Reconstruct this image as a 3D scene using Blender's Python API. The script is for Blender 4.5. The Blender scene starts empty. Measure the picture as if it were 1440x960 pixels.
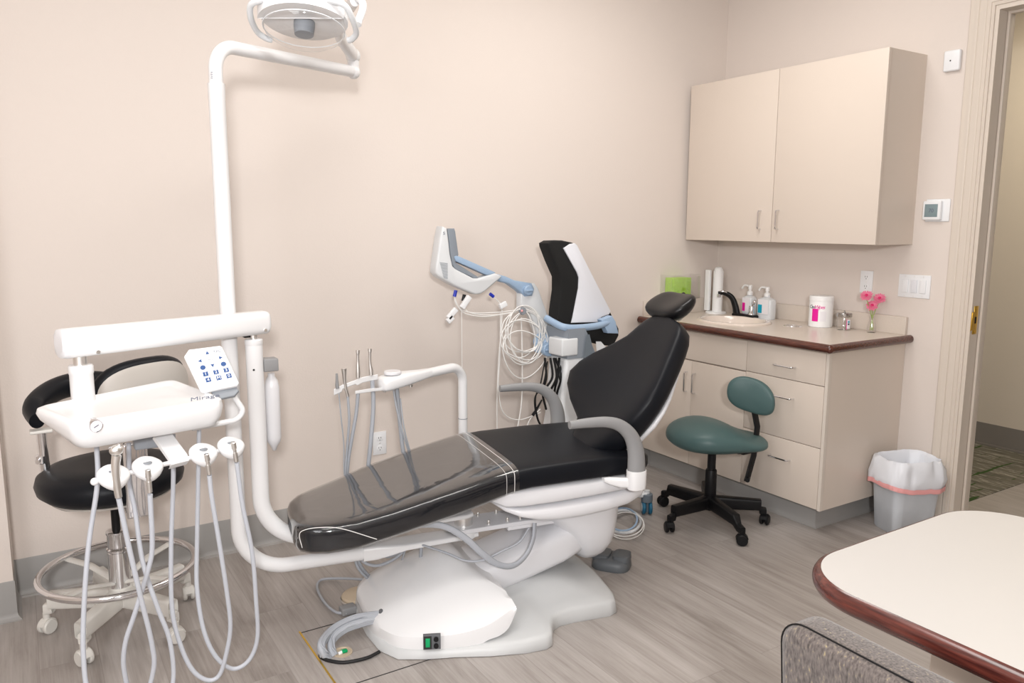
import bpy, math, random
from math import pi, sin, cos, radians, sqrt
from mathutils import Vector, Matrix, noise
random.seed(7)
V = Vector
sc = bpy.context.scene
COL = bpy.context.collection

# ---------------------------------------------------------------- camera numbers (measured from the room's own lines)
FPX = 1096.04
YAW, PITCH, ROLL = 0.563229, 0.150554, 0.00442143
CAM = V((0, 0, 1.5))
cy, sy, cp, sp = cos(YAW), sin(YAW), cos(PITCH), sin(PITCH)
FW = V((sy*cp, cy*cp, -sp)); R0 = V((cy, -sy, 0)); U0 = R0.cross(FW)
RT = R0*cos(ROLL)+U0*sin(ROLL); UP = -R0*sin(ROLL)+U0*cos(ROLL)
def ray(x, y): return FW+RT*((x-720)/FPX)-UP*((y-480)/FPX)
def at(x, y, ax, v):
    d = ray(x, y); t = (v-CAM[ax])/d[ax]; return CAM+d*t
def PX(x, y, v): return at(x, y, 0, v)
def PY(x, y, v): return at(x, y, 1, v)
def PZ(x, y, v): return at(x, y, 2, v)
HN = V((sy, cy, 0))
def PD(x, y, q):
    """point at the distance (measured level, straight ahead) of point q"""
    d = ray(x, y); q = V(q) if not isinstance(q, (int, float)) else None
    dist = (q-CAM).dot(HN)
    return CAM+d*(dist/d.dot(HN))
TH = radians(9.4)
CA = V((cos(TH), -sin(TH), 0)); CB = V((sin(TH), cos(TH), 0)); B0 = 2.79
def W(a, b, z): return CA*a+CB*(b+B0)+V((0, 0, z))
def CH(x, y, b):
    d = ray(x, y); t = (B0+b-CAM.dot(CB))/d.dot(CB); return CAM+d*t

# ---------------------------------------------------------------- materials
M = {}
def mat(name, col, rough=.5, metal=0, spec=.5, bump=0, bscale=200, coat=0, trans=0, ior=1.45, emis=None, alpha=1, var=0, vscale=5, sheen=0):
    m = bpy.data.materials.new(name); m.use_nodes = True
    nt = m.node_tree; b = nt.nodes['Principled BSDF']
    b.inputs['Base Color'].default_value = (*col, 1); b.inputs['Roughness'].default_value = rough
    b.inputs['Metallic'].default_value = metal; b.inputs['Specular IOR Level'].default_value = spec
    b.inputs['Coat Weight'].default_value = coat; b.inputs['Coat Roughness'].default_value = .08
    b.inputs['Transmission Weight'].default_value = trans; b.inputs['IOR'].default_value = ior
    b.inputs['Alpha'].default_value = alpha; b.inputs['Sheen Weight'].default_value = sheen
    if emis: b.inputs['Emission Color'].default_value = (*emis[0], 1); b.inputs['Emission Strength'].default_value = emis[1]
    tc = None
    if bump or var:
        tc = nt.nodes.new('ShaderNodeTexCoord')
        n = nt.nodes.new('ShaderNodeTexNoise'); n.inputs['Scale'].default_value = bscale; n.inputs['Detail'].default_value = 4
        nt.links.new(tc.outputs['Object'], n.inputs['Vector'])
    if bump:
        bm = nt.nodes.new('ShaderNodeBump'); bm.inputs['Strength'].default_value = bump; bm.inputs['Distance'].default_value = .002
        nt.links.new(n.outputs['Fac'], bm.inputs['Height']); nt.links.new(bm.outputs['Normal'], b.inputs['Normal'])
    if var:
        n2 = nt.nodes.new('ShaderNodeTexNoise'); n2.inputs['Scale'].default_value = vscale; n2.inputs['Detail'].default_value = 5
        nt.links.new(tc.outputs['Object'], n2.inputs['Vector'])
        r = nt.nodes.new('ShaderNodeValToRGB')
        r.color_ramp.elements[0].position = .3; r.color_ramp.elements[1].position = .7
        r.color_ramp.elements[0].color = (*[c*(1-var) for c in col], 1); r.color_ramp.elements[1].color = (*[min(1, c*(1+var)) for c in col], 1)
        nt.links.new(n2.outputs['Fac'], r.inputs['Fac']); nt.links.new(r.outputs['Color'], b.inputs['Base Color'])
    M[name] = m; return m
mat('wall', (.735, .662, .612), .85, bump=.25, bscale=140, spec=.2)
mat('ceiling', (.8, .78, .75), .9)
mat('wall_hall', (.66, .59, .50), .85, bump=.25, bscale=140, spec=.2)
mat('base_grey', (.33, .32, .31), .5)
mat('base_lip', (.42, .40, .385), .5)
mat('hall_base', (.22, .20, .18), .5)
mat('casing', (.67, .595, .52), .4)
mat('laminate', (.69, .605, .53), .30, spec=.4)
mat('laminate_edge', (.70, .63, .56), .4)
mat('counter', (.66, .585, .515), .3, var=.04, vscale=300)
mat('sink', (.76, .67, .60), .15, coat=.3)
mat('white', (.79, .79, .80), .28, coat=.25)
mat('shell', (.74, .74, .765), .3, coat=.2)
mat('base_white', (.57, .58, .585), .38)
mat('white_plastic', (.86, .86, .86), .4)
mat('bag', (.80, .82, .87), .4, bump=.6, bscale=14)
mat('grey_hose', (.40, .42, .46), .45)
mat('white_hose', (.50, .52, .57), .42)
mat('thin_white', (.80, .79, .77), .45)
mat('vinyl', (.007, .008, .011), .40, spec=.22, bump=.12, bscale=350)
mat('head_vinyl', (.008, .008, .009), .30, spec=.35, bump=.08, bscale=350)
mat('green_vinyl', (.070, .125, .125), .38, spec=.35, bump=.1, bscale=400)
mat('black', (.006, .006, .007), .42, spec=.3)
mat('black_rubber', (.012, .012, .013), .6)
mat('chrome', (.80, .80, .82), .08, metal=1)
mat('steel', (.86, .85, .83), .32, metal=1)
mat('dull_steel', (.45, .44, .43), .25, metal=1)
mat('brass', (.75, .5, .1), .3, metal=1)
mat('arm_grey', (.27, .27, .275), .5)
mat('dark_grey', (.12, .125, .135), .5)
mat('mid_grey', (.27, .29, .32), .45)
mat('stool_white', (.70, .68, .64), .45)
mat('shell_beige', (.52, .49, .455), .5)
mat('cart_white', (.72, .74, .76), .4)
mat('cart_grey', (.25, .28, .32), .45)
mat('cart_grey_dark', (.15, .18, .21), .45)
mat('cart_blue', (.33, .45, .61), .4)
mat('fabric_black', (.008, .008, .008), .9)
mat('fabric_white', (.74, .75, .80), .85)
mat('cable_blue', (.02, .04, .45), .4)
mat('wheel_blue', (.01, .12, .22), .35)
mat('bin', (.56, .59, .63), .45, var=.06, vscale=9)
mat('pink', (.90, .42, .42), .5)
mat('pedal', (.11, .12, .13), .45)
mat('magenta', (.78, .01, .32), .5)
mat('teal', (.0, .35, .50), .5)
mat('blue_label', (.01, .06, .32), .5)
mat('ink_blue', (.02, .075, .24), .5)
mat('ink', (.05, .06, .10), .6)
mat('ink_grey', (.13, .15, .21), .6)
mat('leaf', (.30, .40, .10), .5)
mat('petal', (.85, .22, .36), .6)
mat('petal_core', (.70, .02, .15), .6)
mat('green_box', (.42, .72, .07), .5, var=.2, vscale=160)
mat('lcd', (.22, .29, .31), .3)
mat('green_led', (.0, .35, .12), .3)
mat('beige_disc', (.55, .45, .33), .4)
mat('clear', (1, 1, 1), .03, trans=1, ior=1.3)
mat('frost', (.90, .93, .96), .25, alpha=.72)
mat('glass', (.97, 1, .98), .0, trans=1, ior=1.45)
mat('label_white', (.82, .80, .83), .5)
mat('tabletop', (.57, .55, .53), .4)
mat('paper', (.85, .85, .85), .6)
mat('slot', (.02, .02, .02), .6)
mat('switch', (.78, .79, .83), .4)
mat('plate', (.84, .85, .87), .35)

def nodes(name):
    m = bpy.data.materials.new(name); m.use_nodes = True; M[name] = m
    return m.node_tree, m.node_tree.nodes['Principled BSDF']
def add(nt, t, **kw):
    n = nt.nodes.new(t)
    for k, v in kw.items(): setattr(n, k, v)
    return n
# wood plank floor: planks run along world Y
nt, b = nodes('floor_planks')
tc = add(nt, 'ShaderNodeTexCoord'); mp = add(nt, 'ShaderNodeMapping'); mp.inputs['Rotation'].default_value = (0, 0, pi/2); mp.inputs['Location'].default_value = (.02, .045, 0)
br = add(nt, 'ShaderNodeTexBrick'); br.offset = .37
br.inputs['Scale'].default_value = 1; br.inputs['Brick Width'].default_value = 1.22; br.inputs['Row Height'].default_value = .18
br.inputs['Mortar Size'].default_value = .0011; br.inputs['Mortar Smooth'].default_value = .2; br.inputs['Bias'].default_value = 0
br.inputs['Color1'].default_value = (0, 0, 0, 1); br.inputs['Color2'].default_value = (1, 1, 1, 1); br.inputs['Mortar'].default_value = (.5, .5, .5, 1)
nt.links.new(tc.outputs['Object'], mp.inputs['Vector']); nt.links.new(mp.outputs['Vector'], br.inputs['Vector'])
# grain coordinates shifted per plank
cx = add(nt, 'ShaderNodeCombineXYZ'); sx = add(nt, 'ShaderNodeSeparateColor')
nt.links.new(br.outputs['Color'], sx.inputs['Color'])
mul = add(nt, 'ShaderNodeMath', operation='MULTIPLY'); mul.inputs[1].default_value = 7.3
nt.links.new(sx.outputs[0], mul.inputs[0]); nt.links.new(mul.outputs[0], cx.inputs['Z'])
va = add(nt, 'ShaderNodeVectorMath', operation='ADD'); nt.links.new(tc.outputs['Object'], va.inputs[0]); nt.links.new(cx.outputs[0], va.inputs[1])
def stretched(sx_, sy_, scale, detail, rough=.6, dist=0):
    mm = add(nt, 'ShaderNodeMapping'); mm.inputs['Scale'].default_value = (sx_, sy_, 1)
    nt.links.new(va.outputs[0], mm.inputs['Vector'])
    n = add(nt, 'ShaderNodeTexNoise'); n.inputs['Scale'].default_value = scale; n.inputs['Detail'].default_value = detail
    n.inputs['Roughness'].default_value = rough; n.inputs['Distortion'].default_value = dist
    nt.links.new(mm.outputs[0], n.inputs['Vector']); return n
g1 = stretched(7, .8, 1.0, 6, .62, 1.6); g2 = stretched(90, 3, 1.0, 5, .7); 
mx = add(nt, 'ShaderNodeMix', data_type='FLOAT'); mx.inputs[0].default_value = .42
nt.links.new(g1.outputs['Fac'], mx.inputs[2]); nt.links.new(g2.outputs['Fac'], mx.inputs[3])
mx2 = add(nt, 'ShaderNodeMix', data_type='FLOAT'); mx2.inputs[0].default_value = .05
nt.links.new(mx.outputs[0], mx2.inputs[2]); nt.links.new(sx.outputs[0], mx2.inputs[3])
rp = add(nt, 'ShaderNodeValToRGB'); e = rp.color_ramp.elements
e[0].position = .28; e[0].color = (.215, .187, .168, 1); e[1].position = .68; e[1].color = (.47, .435, .415, 1)
k = e.new(.48); k.color = (.36, .325, .303, 1)
nt.links.new(mx2.outputs[0], rp.inputs['Fac'])
mm_ = add(nt, 'ShaderNodeMix', data_type='RGBA'); mm_.inputs[7].default_value = (.13, .11, .10, 1)
ml = add(nt, 'ShaderNodeMath', operation='MULTIPLY'); ml.inputs[1].default_value = .33
nt.links.new(br.outputs['Fac'], ml.inputs[0]); nt.links.new(ml.outputs[0], mm_.inputs[0])
nt.links.new(rp.outputs['Color'], mm_.inputs[6]); nt.links.new(mm_.outputs[2], b.inputs['Base Color'])
b.inputs['Roughness'].default_value = .42; b.inputs['Specular IOR Level'].default_value = .4
bp = add(nt, 'ShaderNodeBump'); bp.inputs['Strength'].default_value = .15; bp.inputs['Distance'].default_value = .001
nt.links.new(g2.outputs['Fac'], bp.inputs['Height']); nt.links.new(bp.outputs['Normal'], b.inputs['Normal'])
# hall carpet
nt, b = nodes('carpet')
tc = add(nt, 'ShaderNodeTexCoord'); mp = add(nt, 'ShaderNodeMapping'); mp.inputs['Scale'].default_value = (22, 2.6, 1); mp.inputs['Location'].default_value = (.3, 0, 0)
n = add(nt, 'ShaderNodeTexNoise'); n.inputs['Scale'].default_value = 1.6; n.inputs['Detail'].default_value = 6; n.inputs['Roughness'].default_value = .6
nt.links.new(tc.outputs['Object'], mp.inputs[0]); nt.links.new(mp.outputs[0], n.inputs['Vector'])
rp = add(nt, 'ShaderNodeValToRGB'); e = rp.color_ramp.elements
e[0].position = .3; e[0].color = (.06, .06, .05, 1); e[1].position = .7; e[1].color = (.40, .38, .32, 1)
for p_, c_ in ((.44, (.16, .15, .12, 1)), (.54, (.17, .155, .125, 1)), (.58, (.38, .36, .31, 1)), (.62, (.15, .14, .11, 1))): k = e.new(p_); k.color = c_
nt.links.new(n.outputs['Fac'], rp.inputs['Fac'])
mp2 = add(nt, 'ShaderNodeMapping'); mp2.inputs['Scale'].default_value = (2.2, 13, 1); mp2.inputs['Location'].default_value = (.0, .32, 0)
n2 = add(nt, 'ShaderNodeTexNoise'); n2.inputs['Scale'].default_value = 1.5; n2.inputs['Detail'].default_value = 3
nt.links.new(tc.outputs['Object'], mp2.inputs[0]); nt.links.new(mp2.outputs[0], n2.inputs['Vector'])
rg = add(nt, 'ShaderNodeValToRGB'); rg.color_ramp.elements[0].position = .60; rg.color_ramp.elements[1].position = .63
nt.links.new(n2.outputs['Fac'], rg.inputs['Fac'])
mg = add(nt, 'ShaderNodeMix', data_type='RGBA'); mg.inputs[7].default_value = (.05, .09, .03, 1)
nt.links.new(rg.outputs['Color'], mg.inputs[0]); nt.links.new(rp.outputs['Color'], mg.inputs[6]); nt.links.new(mg.outputs[2], b.inputs['Base Color'])
b.inputs['Roughness'].default_value = .95; b.inputs['Specular IOR Level'].default_value = .1
# dark red wood edging
def wood(name, c1, c2, sc_=(3, 3, 30), rough=.25):
    nt, b = nodes(name)
    tc = add(nt, 'ShaderNodeTexCoord'); mp = add(nt, 'ShaderNodeMapping'); mp.inputs['Scale'].default_value = sc_
    n = add(nt, 'ShaderNodeTexNoise'); n.inputs['Scale'].default_value = 4; n.inputs['Detail'].default_value = 6
    nt.links.new(tc.outputs['Object'], mp.inputs[0]); nt.links.new(mp.outputs[0], n.inputs['Vector'])
    rp = add(nt, 'ShaderNodeValToRGB'); rp.color_ramp.elements[0].position = .32; rp.color_ramp.elements[1].position = .7
    rp.color_ramp.elements[0].color = (*c1, 1); rp.color_ramp.elements[1].color = (*c2, 1)
    nt.links.new(n.outputs['Fac'], rp.inputs['Fac']); nt.links.new(rp.outputs['Color'], b.inputs['Base Color'])
    b.inputs['Roughness'].default_value = rough; b.inputs['Coat Weight'].default_value = .4; b.inputs['Coat Roughness'].default_value = .15
wood('cherry', (.045, .012, .008), (.13, .035, .02), (25, 3, 40))
wood('cherry_table', (.045, .010, .008), (.14, .032, .022), (25, 3, 40))
# woven fabric of the guest chair
nt, b = nodes('weave')
tc = add(nt, 'ShaderNodeTexCoord'); mp = add(nt, 'ShaderNodeMapping'); mp.inputs['Scale'].default_value = (1, 1, .3)
n = add(nt, 'ShaderNodeTexNoise'); n.inputs['Scale'].default_value = 230; n.inputs['Detail'].default_value = 3
nt.links.new(tc.outputs['Object'], mp.inputs[0]); nt.links.new(mp.outputs[0], n.inputs['Vector'])
rp = add(nt, 'ShaderNodeValToRGB'); e = rp.color_ramp.elements
e[0].position = .3; e[0].color = (.05, .04, .035, 1); e[1].position = .74; e[1].color = (.33, .27, .14, 1)
k = e.new(.5); k.color = (.115, .095, .088, 1); k = e.new(.64); k.color = (.15, .125, .112, 1)
nt.links.new(n.outputs['Fac'], rp.inputs['Fac']); nt.links.new(rp.outputs['Color'], b.inputs['Base Color'])
b.inputs['Roughness'].default_value = .9; b.inputs['Sheen Weight'].default_value = .3
bp = add(nt, 'ShaderNodeBump'); bp.inputs['Strength'].default_value = .5; bp.inputs['Distance'].default_value = .002
nt.links.new(n.outputs['Fac'], bp.inputs['Height']); nt.links.new(bp.outputs['Normal'], b.inputs['Normal'])
# clear plastic film cover: real fresnel reflection over a see-through sheet
def film(name, r0, bump, scale, tint=1.0, pw_=5):
    m = bpy.data.materials.new(name); m.use_nodes = True; M[name] = m; nt = m.node_tree
    nt.nodes.remove(nt.nodes['Principled BSDF']); out = nt.nodes['Material Output']
    tr = add(nt, 'ShaderNodeBsdfTransparent'); gl = add(nt, 'ShaderNodeBsdfGlossy'); lw = add(nt, 'ShaderNodeLayerWeight'); pw5 = add(nt, 'ShaderNodeMath', operation='POWER'); pw5.inputs[1].default_value = pw_; fr = add(nt, 'ShaderNodeMath', operation='MULTIPLY_ADD'); fr.inputs[1].default_value = 1-r0; fr.inputs[2].default_value = r0; nt.links.new(lw.outputs['Facing'], pw5.inputs[0]); nt.links.new(pw5.outputs[0], fr.inputs[0]); ms = add(nt, 'ShaderNodeMixShader')
    tr.inputs[0].default_value = (tint, tint, tint, 1)
    gl.inputs['Roughness'].default_value = .06; lw.inputs['Blend'].default_value = .5
    tc = add(nt, 'ShaderNodeTexCoord'); n = add(nt, 'ShaderNodeTexNoise'); n.inputs['Scale'].default_value = scale; n.inputs['Detail'].default_value = 3; n.inputs['Distortion'].default_value = 1
    bp = add(nt, 'ShaderNodeBump'); bp.inputs['Strength'].default_value = bump; bp.inputs['Distance'].default_value = .01
    nt.links.new(tc.outputs['Object'], n.inputs['Vector']); nt.links.new(n.outputs['Fac'], bp.inputs['Height'])
    nt.links.new(bp.outputs['Normal'], gl.inputs['Normal']); nt.links.new(bp.outputs['Normal'], lw.inputs['Normal'])
    nt.links.new(fr.outputs[0], ms.inputs[0]); nt.links.new(tr.outputs[0], ms.inputs[1]); nt.links.new(gl.outputs[0], ms.inputs[2])
    nt.links.new(ms.outputs[0], out.inputs['Surface'])
film('film', .06, .16, 6, pw_=2.2)
film('shield', .05, 0, 5)
film('acrylic', .12, 0, 5)

# ---------------------------------------------------------------- mesh helpers: every shape is (verts, faces)
def box(c, s, bev=0):
    x, y, z = s[0]/2, s[1]/2, s[2]/2
    if bev <= 0:
        v = [V((c[0]+i*x, c[1]+j*y, c[2]+k*z)) for i in (-1, 1) for j in (-1, 1) for k in (-1, 1)]
        return v, [(0, 1, 3, 2), (4, 6, 7, 5), (0, 4, 5, 1), (2, 3, 7, 6), (0, 2, 6, 4), (1, 5, 7, 3)]
    bev = min(bev, x*.99, y*.99, z*.99)
    return rbox(c, s, bev)
def rbox(c, s, r, n=3):
    """rounded box: rings of a rounded rectangle stacked in z"""
    secs = []
    hz = s[2]/2
    def rr(hx, hy, rad, z):
        pts = []
        for (sx_, sy_, a0) in ((1, 1, 0), (-1, 1, pi/2), (-1, -1, pi), (1, -1, 3*pi/2)):
            for i in range(n+1):
                a = a0+i*(pi/2)/n
                pts.append(V((c[0]+sx_*(hx-rad)+rad*cos(a), c[1]+sy_*(hy-rad)+rad*sin(a), c[2]+z)))
        return pts
    for i in range(n+1):
        t = i*(pi/2)/n; o = r*(1-sin(t)); secs.append(rr(s[0]/2-o, s[1]/2-o, max(r-o, 1e-4)+0*r, -hz+r*(1-cos(t))))
    for i in range(n, -1, -1):
        t = i*(pi/2)/n; o = r*(1-sin(t)); secs.append(rr(s[0]/2-o, s[1]/2-o, max(r-o, 1e-4), hz-r*(1-cos(t))))
    return loft(secs)
def loft(rings, cap=True, close=False):
    v = []; f = []; n = len(rings[0])
    for r in rings: v += [V(p) for p in r]
    m = len(rings)
    for i in range(m if close else m-1):
        a = i*n; b = ((i+1) % m)*n
        for j in range(n):
            k = (j+1) % n; f.append((a+j, a+k, b+k, b+j))
    if cap and not close:
        f.append(tuple(range(n-1, -1, -1))); f.append(tuple((m-1)*n+j for j in range(n)))
    return v, f
def smooth(pts, sub=8, closed=False):
    P = [V(p) for p in pts]; n = len(P); out = []
    if n < 3: return P
    rng = range(n) if closed else range(n-1)
    for i in rng:
        p0 = P[(i-1) % n] if (closed or i > 0) else P[0]*2-P[1]
        p1 = P[i]; p2 = P[(i+1) % n]
        p3 = P[(i+2) % n] if (closed or i+2 < n) else P[-1]*2-P[-2]
        for k in range(sub):
            t = k/sub; t2 = t*t; t3 = t2*t
            out.append(.5*((2*p1)+(p2-p0)*t+(2*p0-5*p1+4*p2-p3)*t2+(3*p1-p0-3*p2+p3)*t3))
    if not closed: out.append(P[-1])
    return out
def fillet(pts, r, n=8):
    """polyline with rounded corners"""
    P = [V(p) for p in pts]; out = [P[0]]
    for i in range(1, len(P)-1):
        a, b, c = P[i-1], P[i], P[i+1]
        u = (a-b); w = (c-b); d = min(r if not isinstance(r, (list, tuple)) else r[i-1], u.length*.49, w.length*.49)
        u.normalize(); w.normalize(); ang = u.angle(w)
        if ang > pi-.02: out.append(b); continue
        p, q = b+u*d, b+w*d
        R = d*math.tan(ang/2); bis = (u+w).normalized(); ctr = b+bis*(R/sin(ang/2))
        e1 = (p-ctr); e2 = (q-ctr); tot = e1.angle(e2)
        for k in range(n+1):
            t = k/n; out.append(ctr+(e1*sin((1-t)*tot)+e2*sin(t*tot))/sin(tot))
    out.append(P[-1]); return out
def tube(path, r, n=12, closed=False, flat=None, up=None, cap=True):
    """sweep; r number or list; flat=(sx, sy) squashes the section, up fixes the first normal"""
    P = [V(p) for p in path]; m = len(P); rings = []; prev = None
    for i, p in enumerate(P):
        if closed: t = P[(i+1) % m]-P[i-1]
        else: t = (P[min(i+1, m-1)]-P[max(i-1, 0)])
        t.normalize()
        if prev is None:
            ref = V(up) if up else (V((0, 0, 1)) if abs(t.z) < .9 else V((1, 0, 0)))
            nrm = (ref-t*ref.dot(t)).normalized()
        else: nrm = (prev-t*prev.dot(t)).normalized()
        prev = nrm; bn = t.cross(nrm)
        rr = r[i] if isinstance(r, (list, tuple)) else r
        fx, fy = flat if flat else (1, 1)
        rings.append([p+nrm*(rr*fx*cos(a))+bn*(rr*fy*sin(a)) for a in [2*pi*j/n for j in range(n)]])
    return loft(rings, cap=cap and not closed, close=closed)
def lathe(prof, c=(0, 0, 0), n=32, axis=None, x=None):
    """profile [(radius, height)...] turned about axis through c"""
    ax = V(axis).normalized() if axis else V((0, 0, 1))
    ref = V(x) if x else (V((1, 0, 0)) if abs(ax.x) < .9 else V((0, 1, 0)))
    u = (ref-ax*ref.dot(ax)).normalized(); w = ax.cross(u); c = V(c)
    rings = [[c+ax*h+u*(max(r, 1e-5)*cos(a))+w*(max(r, 1e-5)*sin(a)) for a in [2*pi*j/n for j in range(n)]] for r, h in prof]
    return loft(rings)
def cyl(a, b, r, r2=None, n=20, bev=0):
    a = V(a); b = V(b); L = (b-a).length; r2 = r if r2 is None else r2
    pr = [(r-bev, 0), (r, bev), (r2, L-bev), (r2-bev, L)] if bev else [(r, 0), (r2, L)]
    return lathe(pr, a, n, b-a)
def ball(c, r, n=16, s=(1, 1, 1)):
    pr = [(r*sin(pi*i/n), -r*cos(pi*i/n)) for i in range(n+1)]
    v, f = lathe(pr, (0, 0, 0), n*2); c = V(c)
    return [V((p.x*s[0], p.y*s[1], p.z*s[2]))+c for p in v], f
def prism(outline, vec):
    """planar outline (3-D points) swept by vec"""
    vec = V(vec); return loft([[V(p) for p in outline], [V(p)+vec for p in outline]])
def bprism(outline, vec, b=.004, n=3):
    """prism with rounded rims, outline shrunk towards its centroid normal"""
    P = [V(p) for p in outline]; vec = V(vec); L = vec.length; d = vec.normalized(); m = len(P)
    nor = []
    area = sum((P[i].cross(P[(i+1) % m])).dot(d) for i in range(m))
    sg = 1 if area > 0 else -1
    for i in range(m):
        t = (P[(i+1) % m]-P[i-1]).normalized(); nor.append(t.cross(d)*sg)
    rings = []
    for k in range(n+1):
        t = k*(pi/2)/n; o = b*(1-sin(t)); h = b*(1-cos(t)); rings.append([p-nn*o+d*h for p, nn in zip(P, nor)])
    for k in range(n, -1, -1):
        t = k*(pi/2)/n; o = b*(1-sin(t)); h = L-b*(1-cos(t)); rings.append([p-nn*o+d*h for p, nn in zip(P, nor)])
    return loft(rings)
def sring(c, u, w, hu, hw, n=4, k=32):
    """superellipse ring round c, half sizes hu along u, hw along w"""
    out = []
    for j in range(k):
        a = 2*pi*j/k; ca, sa = cos(a), sin(a)
        out.append(V(c)+V(u)*(hu*math.copysign(abs(ca)**(2/n), ca))+V(w)*(hw*math.copysign(abs(sa)**(2/n), sa)))
    return out
def join(*S):
    v = []; f = []
    for a, b in S:
        o = len(v); v += a; f += [tuple(i+o for i in q) for q in b]
    return v, f
def xf(s, m): return [m @ p for p in s[0]], s[1]
def mirror_b(s):  # mirror a chair-frame shape in b=0
    out = []
    for p in s[0]:
        b = p.dot(CB)-B0; out.append(p-CB*(2*b))
    return out, [tuple(reversed(q)) for q in s[1]]

def tag(o, label=None, cat=None, group=None, kind=None):
    if label: o['label'] = label
    if cat: o['category'] = cat
    if group: o['group'] = group
    if kind: o['kind'] = kind
    return o
ORG = {}
def origin(o):
    p = V(o.location)
    while o.parent: o = o.parent; p = p+V(o.location)
    return p
def part(name, shape, m, parent=None, ang=35, label=None, local=False, bev=0, sub=0):
    """shape is in world coordinates unless local; object origin = parent's origin"""
    v, f = shape
    off = V((0, 0, 0)) if (parent is None or local) else ORG[parent.name]
    me = bpy.data.meshes.new(name); me.from_pydata([tuple(p-off) for p in v], [], f)
    me.validate(); 
    import bmesh
    bm = bmesh.new(); bm.from_mesh(me); bmesh.ops.recalc_face_normals(bm, faces=bm.faces); bm.to_mesh(me); bm.free()
    me.update()
    me.shade_smooth()
    if hasattr(me, 'set_sharp_from_angle'): me.set_sharp_from_angle(angle=radians(ang))
    o = bpy.data.objects.new(name, me); COL.objects.link(o)
    mt = M[m] if isinstance(m, str) else m
    me.materials.append(mt)
    if parent: o.parent = parent; ORG[o.name] = ORG[parent.name]
    else: ORG[o.name] = V((0, 0, 0))
    if bev: md = o.modifiers.new('bevel', 'BEVEL'); md.width = bev; md.segments = 3; md.limit_method = 'ANGLE'
    if sub: md = o.modifiers.new('sub', 'SUBSURF'); md.levels = sub; md.render_levels = sub
    if label: o['label'] = label
    return o
def thing(name, loc, label, cat, group=None, rz=0):
    o = bpy.data.objects.new(name, None); COL.objects.link(o); o.location = loc; o.rotation_euler = (0, 0, rz)
    o.empty_display_size = .05; tag(o, label, cat, group); ORG[o.name] = V(loc) if rz == 0 else V((0, 0, 0)); return o
def single(name, shape, m, label, cat, group=None, loc=None, **kw):
    v, f = shape
    c = V(loc) if loc is not None else V((sum(p.x for p in v)/len(v), sum(p.y for p in v)/len(v), min(p.z for p in v)))
    o = part(name, ([p-c for p in v], f), m, None, **kw); o.location = c; ORG[o.name] = c; tag(o, label, cat, group); return o
def struct(name, shape, m, parent=None, **kw):
    o = part(name, shape, m, parent, **kw)
    if not parent: o['kind'] = 'structure'
    return o
def text(name, body, size, m, parent, pos, xdir, ydir, ext=.0003, shear=0, align='CENTER'):
    cu = bpy.data.curves.new(name, 'FONT'); cu.body = body; cu.size = size; cu.extrude = ext; cu.align_x = align; cu.align_y = 'CENTER'; cu.shear = shear
    to = bpy.data.objects.new(name+'_tmp', cu); COL.objects.link(to)
    bpy.context.view_layer.update()
    me = bpy.data.meshes.new_from_object(to.evaluated_get(bpy.context.evaluated_depsgraph_get()))
    bpy.data.objects.remove(to); me.name = name
    x = V(xdir).normalized(); y = (V(ydir)-x*V(ydir).dot(x)).normalized(); z = x.cross(y); off = ORG[parent.name]
    for vv in me.vertices: vv.co = V(pos)-off+x*vv.co.x+y*vv.co.y+z*vv.co.z
    o = bpy.data.objects.new(name, me); COL.objects.link(o); me.materials.clear(); me.materials.append(M[m]); o.parent = parent; ORG[o.name] = ORG[parent.name]
    return o

# ================================================================= THE ROOM
YB, XR, ZC = 3.567, 3.819, 3.02
XL, YF = -1.1, -2.2
HX = 5.56
struct('floor', box(((XL+4.0)/2-.1, .75, -.03), (6.4, 6.1, .06)), 'floor_planks')
struct('wall_back', box(((XL+XR)/2, YB+.06, ZC/2), (XR-XL+.24, .12, ZC)), 'wall')
struct('wall_left', box((XL-.06, (YF+YB)/2, ZC/2), (.12, YB-YF, ZC)), 'wall')
struct('wall_front', box(((XL+XR)/2, YF-.06, ZC/2), (XR-XL+.24, .12, ZC)), 'wall')
struct('ceiling', box(((XL+XR)/2, (YF+YB)/2, ZC+.04), (XR-XL+.24, YB-YF+.24, .08)), 'ceiling')
# pilaster that juts out at the left end of the back wall
PXE = -.108; PYF = 3.355
struct('trim_1', box(((XL+PXE)/2, (PYF+YB)/2, ZC/2), (PXE-XL, YB-PYF, ZC)), 'wall')
# right wall with the doorway
DY1, DY0, DZ = 1.967, 1.03, 2.479       # door opening far jamb, near jamb, head
WT = .13
wr = join(box((XR+WT/2, (DY1+YB)/2, ZC/2), (WT, YB-DY1, ZC)),
          box((XR+WT/2, (YF+DY0)/2, ZC/2), (WT, DY0-YF, ZC)),
          box((XR+WT/2, (DY0+DY1)/2, (DZ+ZC)/2), (WT, DY1-DY0, ZC-DZ)))
struct('wall_right', wr, 'wall')
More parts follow.
